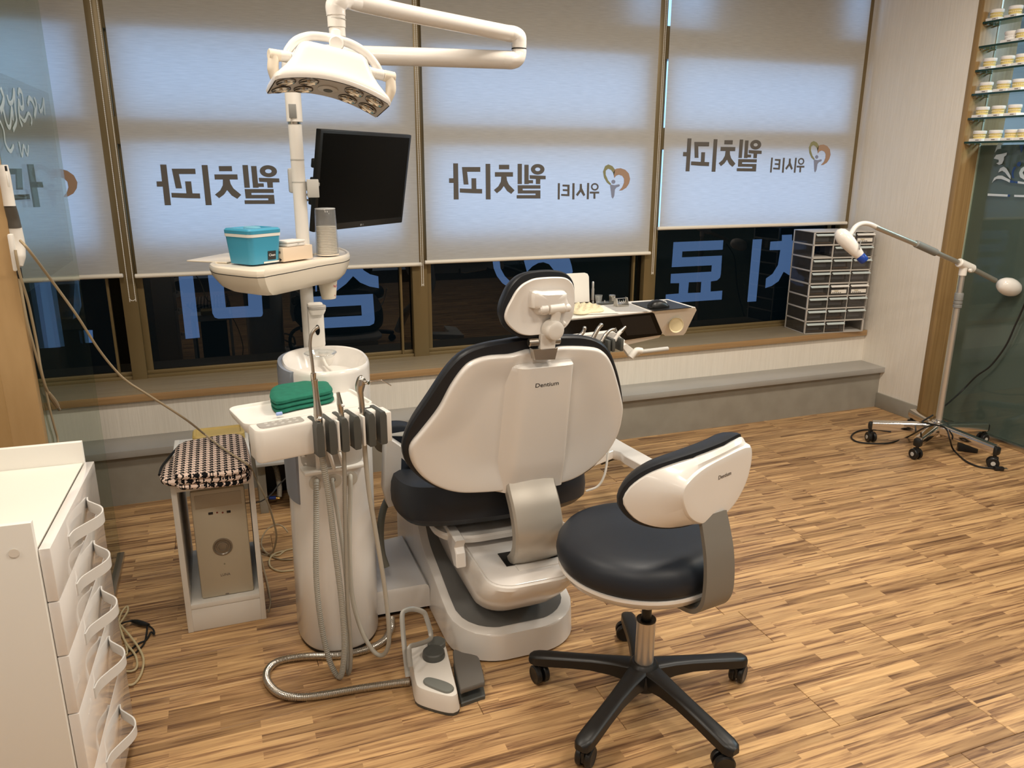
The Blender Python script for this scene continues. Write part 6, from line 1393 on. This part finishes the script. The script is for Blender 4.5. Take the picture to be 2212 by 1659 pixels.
# ================================================================ DRAWER ORGANIZERS ON THE SILL
oF = V((3.384, 3.833, 0)); oFR = V((3.801, 3.776, 0)); ou = (oFR-oF).normalized(); on_ = V((-ou.y, ou.x, 0)); OW, OD, OH = 0.418, 0.225, 0.314
def make_org(z0, label, missing, blank, first):
    t = thing('drawer_organizer', label, 'organizer', oF+ou*OW/2+on_*OD/2+Z_*z0, 'small parts organizers on the window sill')
    def B(u0, u1, n0, n1, w0, w1, bev=0.0): return MB().box(oF+ou*((u0+u1)/2)+on_*((n0+n1)/2)+Z_*(z0+(w0+w1)/2), (u1-u0, n1-n0, w1-w0), bev, ou, on_, Z_)
    rh = OH/4; bar_ = 0.009
    for k in range(5): B(0, OW, 0, OD, max(0, k*rh-bar_/2), min(OH, k*rh+bar_/2) if k else bar_/2, 0.001).build('shelf_frame', ORGGREY, t)
    for n_ in (0.005, OD-0.005):
        for u_ in (0.005, OW-0.005): B(u_-0.005, u_+0.005, n_-0.005, n_+0.005, 0.0, OH, 0.001).build('corner_post', ORGGREY, t)
    for k in (1, 2): B(OW*k/3-0.003, OW*k/3+0.003, 0.0, 0.010, 0.0, OH, 0.001).build('divider', ORGGREY, t)
    B(0.0, OW, OD-0.003, OD-0.001, 0.004, OH-0.004).build('back_panel', SMOKE, t)
    for s_ in (0.002, OW-0.003):
        for k in range(4): B(s_, s_+0.001, 0.008, OD-0.008, k*rh+0.006, (k+1)*rh-0.006).build('side_panel', SMOKE, t)
    for k in range(4):
        for c in range(3):
            if (k, c) in missing: continue
            u0, u1 = OW*c/3+0.006, OW*(c+1)/3-0.006; w0, w1 = k*rh+0.008, (k+1)*rh-0.010
            m_ = MB(); 
            cc_ = oF+ou*((u0+u1)/2)+Z_*(z0)
            def f(u, n, w): return oF+ou*u+on_*n+Z_*(z0+w)
            m_.loft([[f(u0, -0.004, w0), f(u1, -0.004, w0), f(u1, -0.004, w1), f(u0, -0.004, w1)], [f(u0, 0.20, w0), f(u1, 0.20, w0), f(u1, 0.20, w1), f(u0, 0.20, w1)]])
            d_ = m_.build('drawer', SMOKE, t, smooth=0)
            B(u0+0.004, u1-0.004, 0.012, 0.185, w0+0.002, w0+0.004+0.012*random.random()).build('contents', mat('drawer_contents_%d' % random.randint(0, 2), random.choice([(0.05, 0.045, 0.045), (0.16, 0.09, 0.05), (0.10, 0.10, 0.11)]), 0.6), d_)
            for j in range(3): B(u0+0.002, u1-0.002, 0.045+0.05*j, 0.0465+0.05*j, w0+0.002, w1-0.012).build('partition', mat('clear_partition', (0.25, 0.25, 0.27), 0.3), d_)
            lip = MB().loft([[f(u, -0.004, w1-0.001), f(u, -0.018, w1-0.010), f(u, -0.017, w1-0.013), f(u, -0.004, w1-0.006)] for u in (u0+0.002, u1-0.002)])
            lip.build('label_lip', AQUA if (k, c) not in blank else WMATTE, d_, smooth=0)
            if (k, c) in blank:
                B(u0+0.010, u1-0.012, -0.0052, -0.0042, w0+0.008, w0+0.030).build('paper_label', WPAPER, d_)
                mm = MB().text('Super', 0.013, f((u0+u1)/2-0.018, -0.0058, w0+0.024), ou, Z_, 0.0002)
                mm.build('label_print', mat('ochre_ink', (0.35, 0.25, 0.03), 0.5), d_, smooth=0)
                mm2 = MB()
                for j in range(5): mm2.box(f(u0+0.022+j*0.013, -0.0056, w0+0.0125), (0.009, 0.0006, 0.004), 0, ou, on_, Z_)
                mm2.build('label_small_print', INK, d_, smooth=0)
    return t
make_org(0.4725, 'grey drawer organizer standing directly on the wooden sill, lower of the two', {(0, 2)}, {(3, 1), (3, 2)}, True)
make_org(0.4725+OH+0.001, 'grey drawer organizer stacked on top of another organizer', {(2, 0)}, {(3, 2)}, False)
# ================================================================ INTRAORAL CAMERA ON THE WOODEN SCREEN AND ITS CABLES
yc_ = 2.217
ic = thing('intraoral_camera', 'white and dark grey wand camera in a wall holder on the wooden screen', 'camera', PY(30, 470, 2.21))
wx = lambda u, v, d=0.0: PX(u, v, -0.455)
MB().tube([PX(u, v, -0.462) for u, v in ((6, 356), (10, 380), (16, 415), (21, 445))], [0.0105, 0.0125, 0.0125, 0.0130], 14).build('wand_head', WHITE2, ic)
MB().tube([PX(u, v, -0.462) for u, v in ((21, 443), (28, 470), (32, 492))], [0.0130, 0.0140, 0.0150], 14).build('dark_grip', mat('brown_grey_grip', (0.085, 0.075, 0.062), 0.45), ic)
MB().tube([PX(u, v, -0.462) for u, v in ((32, 490), (38, 525), (41, 555), (43, 575))], [0.0150, 0.0165, 0.0150, 0.0070], 14).build('wand_tail', WHITE2, ic)
MB().box(PX(13, 364, -0.452), (0.004, 0.008, 0.012), 0.001).build('dark_button', BLACK, ic)
MB().box(PX(17, 388, -0.450), (0.003, 0.010, 0.034), 0.001).build('white_key', WMATTE, ic)
MB().box(PX(30, 545, -0.470), (0.012, 0.03, 0.09), 0.004).build('wall_holder', WHITE2, ic)
long_c = [PX(44, 520, -0.440), PX(62, 540, -0.42), PY(110, 604, 2.26), PY(165, 680, 2.32), PY(210, 750, 2.38), PY(245, 795, 2.42), PY(275, 824, 2.44), PY(320, 853, 2.46), PY(400, 905, 2.52), PZ(442, 938, 0.610), PZ(480, 967, 0.600), PZ(515, 990, 0.596), PZ(538, 1006, 0.590), PY(551, 1030, 2.60), PY(564, 1056, 2.60), PY(580, 1090, 2.60), PY(592, 1130, 2.60), PY(597, 1160, 2.60), PY(590, 1190, 2.62), PY(578, 1199, 2.64), PY(566, 1197, 2.66)]
solo('camera_cable', MB().tube(long_c, 0.0034, 8), CABLE, 'long beige cable running from the wand camera across to the computer shelf', 'cable', long_c[0])
c2 = [PX(u, v, -0.462) for u, v in ((33, 540), (36, 560), (45, 600), (60, 650), (70, 695), (80, 745), (88, 795), (97, 830), (105, 850))]
uc = thing('usb_cable', 'beige cable with a plug hanging down the edge of the wooden screen', 'cable', c2[0])
MB().tube(c2, 0.0033, 8).build('cord', CABLE, uc)
MB().tube([PX(u, v, -0.462) for u, v in ((105, 848), (111, 858), (118, 868), (124, 878))], [0.004, 0.0068, 0.0072, 0.0060], 10).build('plug', CABLE, uc)
MB().cyl(PX(124, 878, -0.462), PX(128, 885, -0.462), 0.0045, 8).build('plug_shell', STEEL, uc)
c3 = [PX(u, v, -0.466) for u, v in ((36, 555), (40, 585), (46, 625), (58, 690), (72, 745), (84, 790), (98, 840), (108, 885), (117, 920), (124, 945), (126, 965))]
c3b = MB().tube(c3, 0.0030, 8)
hcbl = solo('hanging_cable', c3b, CABLE, 'thin beige cable hanging behind the white cabinet along the wooden screen', 'cable', c3[0])
MB().tube([PX(u, v, -0.464) for u, v in ((40, 578), (42, 592), (44, 600))], 0.006, 8).build('black_connector', BLACK, hcbl)
# cords on the floor behind the cabinet
def fz(pts, z=0.004): return [PZ(u, v, z if len(pts) else 0) for u, v in pts]
ci = MB()
ci.tube([PZ(u, v, z) for u, v, z in ((240, 1300, 0.05), (252, 1308, 0.06), (256, 1325, 0.04), (250, 1335, 0.02))], 0.0032, 8)
cord1 = [PZ(u, v, z) for u, v, z in ((262, 1480, 0.004), (288, 1478, 0.005), (305, 1455, 0.006), (310, 1425, 0.010), (300, 1400, 0.014), (282, 1375, 0.020), (262, 1352, 0.024), (256, 1345, 0.026), (262, 1325, 0.040), (274, 1310, 0.05), (276, 1320, 0.045), (264, 1340, 0.030), (258, 1352, 0.022), (270, 1385, 0.012), (292, 1415, 0.008), (296, 1440, 0.006), (284, 1450, 0.005), (262, 1449, 0.004))]
solo('ivory_cord', MB().tube(cord1, 0.0034, 8), CABLEY, 'ivory cord loosely bundled on the floor behind the white cabinet', 'cord', cord1[0])
cord2 = [PZ(u, v, z) for u, v, z in ((250, 1420, 0.004), (272, 1415, 0.004), (274, 1400, 0.006), (266, 1375, 0.014), (258, 1352, 0.030), (252, 1335, 0.042), (258, 1318, 0.05), (250, 1310, 0.05))]
solo('ivory_cord', MB().tube(cord2, 0.0030, 8), CABLEY, 'second ivory cord loop hugging the back edge of the white cabinet', 'cord', cord2[0])
bc_ = thing('black_cord', 'black cord with oblong inline switch on the floor beside the ivory cords', 'cord', PZ(300, 1345, 0.0))
b1_ = [PZ(u, v, z) for u, v, z in ((258, 1350, 0.018), (270, 1344, 0.020), (284, 1341, 0.018))]
MB().tube(b1_, 0.003, 8).build('cord', CABLEB, bc_)
MB().tube([PZ(u, v, 0.012) for u, v in ((282, 1341), (295, 1343), (308, 1347), (321, 1350))], [0.005, 0.009, 0.010, 0.006], 12, flat=(0.75, 1.0)).build('inline_switch', BLACK, bc_)
MB().tube([PZ(u, v, z) for u, v, z in ((320, 1350, 0.010), (331, 1360, 0.018), (333, 1370, 0.010), (326, 1366, 0.008), (316, 1382, 0.004), (300, 1390, 0.004), (280, 1405, 0.004), (262, 1422, 0.004))], 0.003, 8).build('cord', CABLEB, bc_)
MB().tube([PZ(u, v, z) for u, v, z in ((318, 1352, 0.010), (316, 1372, 0.006), (310, 1392, 0.004), (290, 1412, 0.004), (262, 1425, 0.004))], 0.0028, 8).build('cord', CABLEB, bc_)
# loops behind the computer shelf and column
def floor_cord(pts, label, r=0.003, m=CABLE, name='floor_cord'):
    P_ = [PZ(u, v, z) for u, v, z in pts]; solo(name, MB().tube(P_, r, 8), m, label, 'cord', P_[0])
floor_cord([(622, 1150, 0.02), (612, 1138, 0.04), (597, 1133, 0.05), (578, 1143, 0.04), (566, 1163, 0.03), (566, 1183, 0.015), (580, 1198, 0.006), (604, 1208, 0.004), (632, 1209, 0.004)], 'beige cord arching between computer shelf and column')
floor_cord([(566, 1182, 0.01), (578, 1196, 0.005), (600, 1200, 0.004), (615, 1190, 0.004), (634, 1185, 0.004)], 'ivory cord lying flat against the foot of the column', 0.0034, CABLEY)
floor_cord([(634, 1232, 0.004), (605, 1234, 0.004), (585, 1225, 0.004), (582, 1210, 0.005), (592, 1197, 0.005), (612, 1190, 0.004)], 'ivory cord curled nearest the viewer left of the column', 0.0034, CABLEY)
floor_cord([(561, 1190, 0.03), (570, 1230, 0.012), (578, 1262, 0.006), (584, 1300, 0.004), (580, 1322, 0.004)], 'beige cord running down the right side of the computer shelf')
bk_ = [PY(640, 1010, 3.3), PY(618, 1032, 3.25), PY(600, 1050, 3.2), PY(585, 1068, 3.15), PY(566, 1082, 3.05), PY(553, 1086, 2.96)]
solo('thin_black_cord', MB().tube(bk_, 0.0028, 8), CABLEB, 'thin black cord sagging in front of the grey connection cover', 'cord', bk_[0])
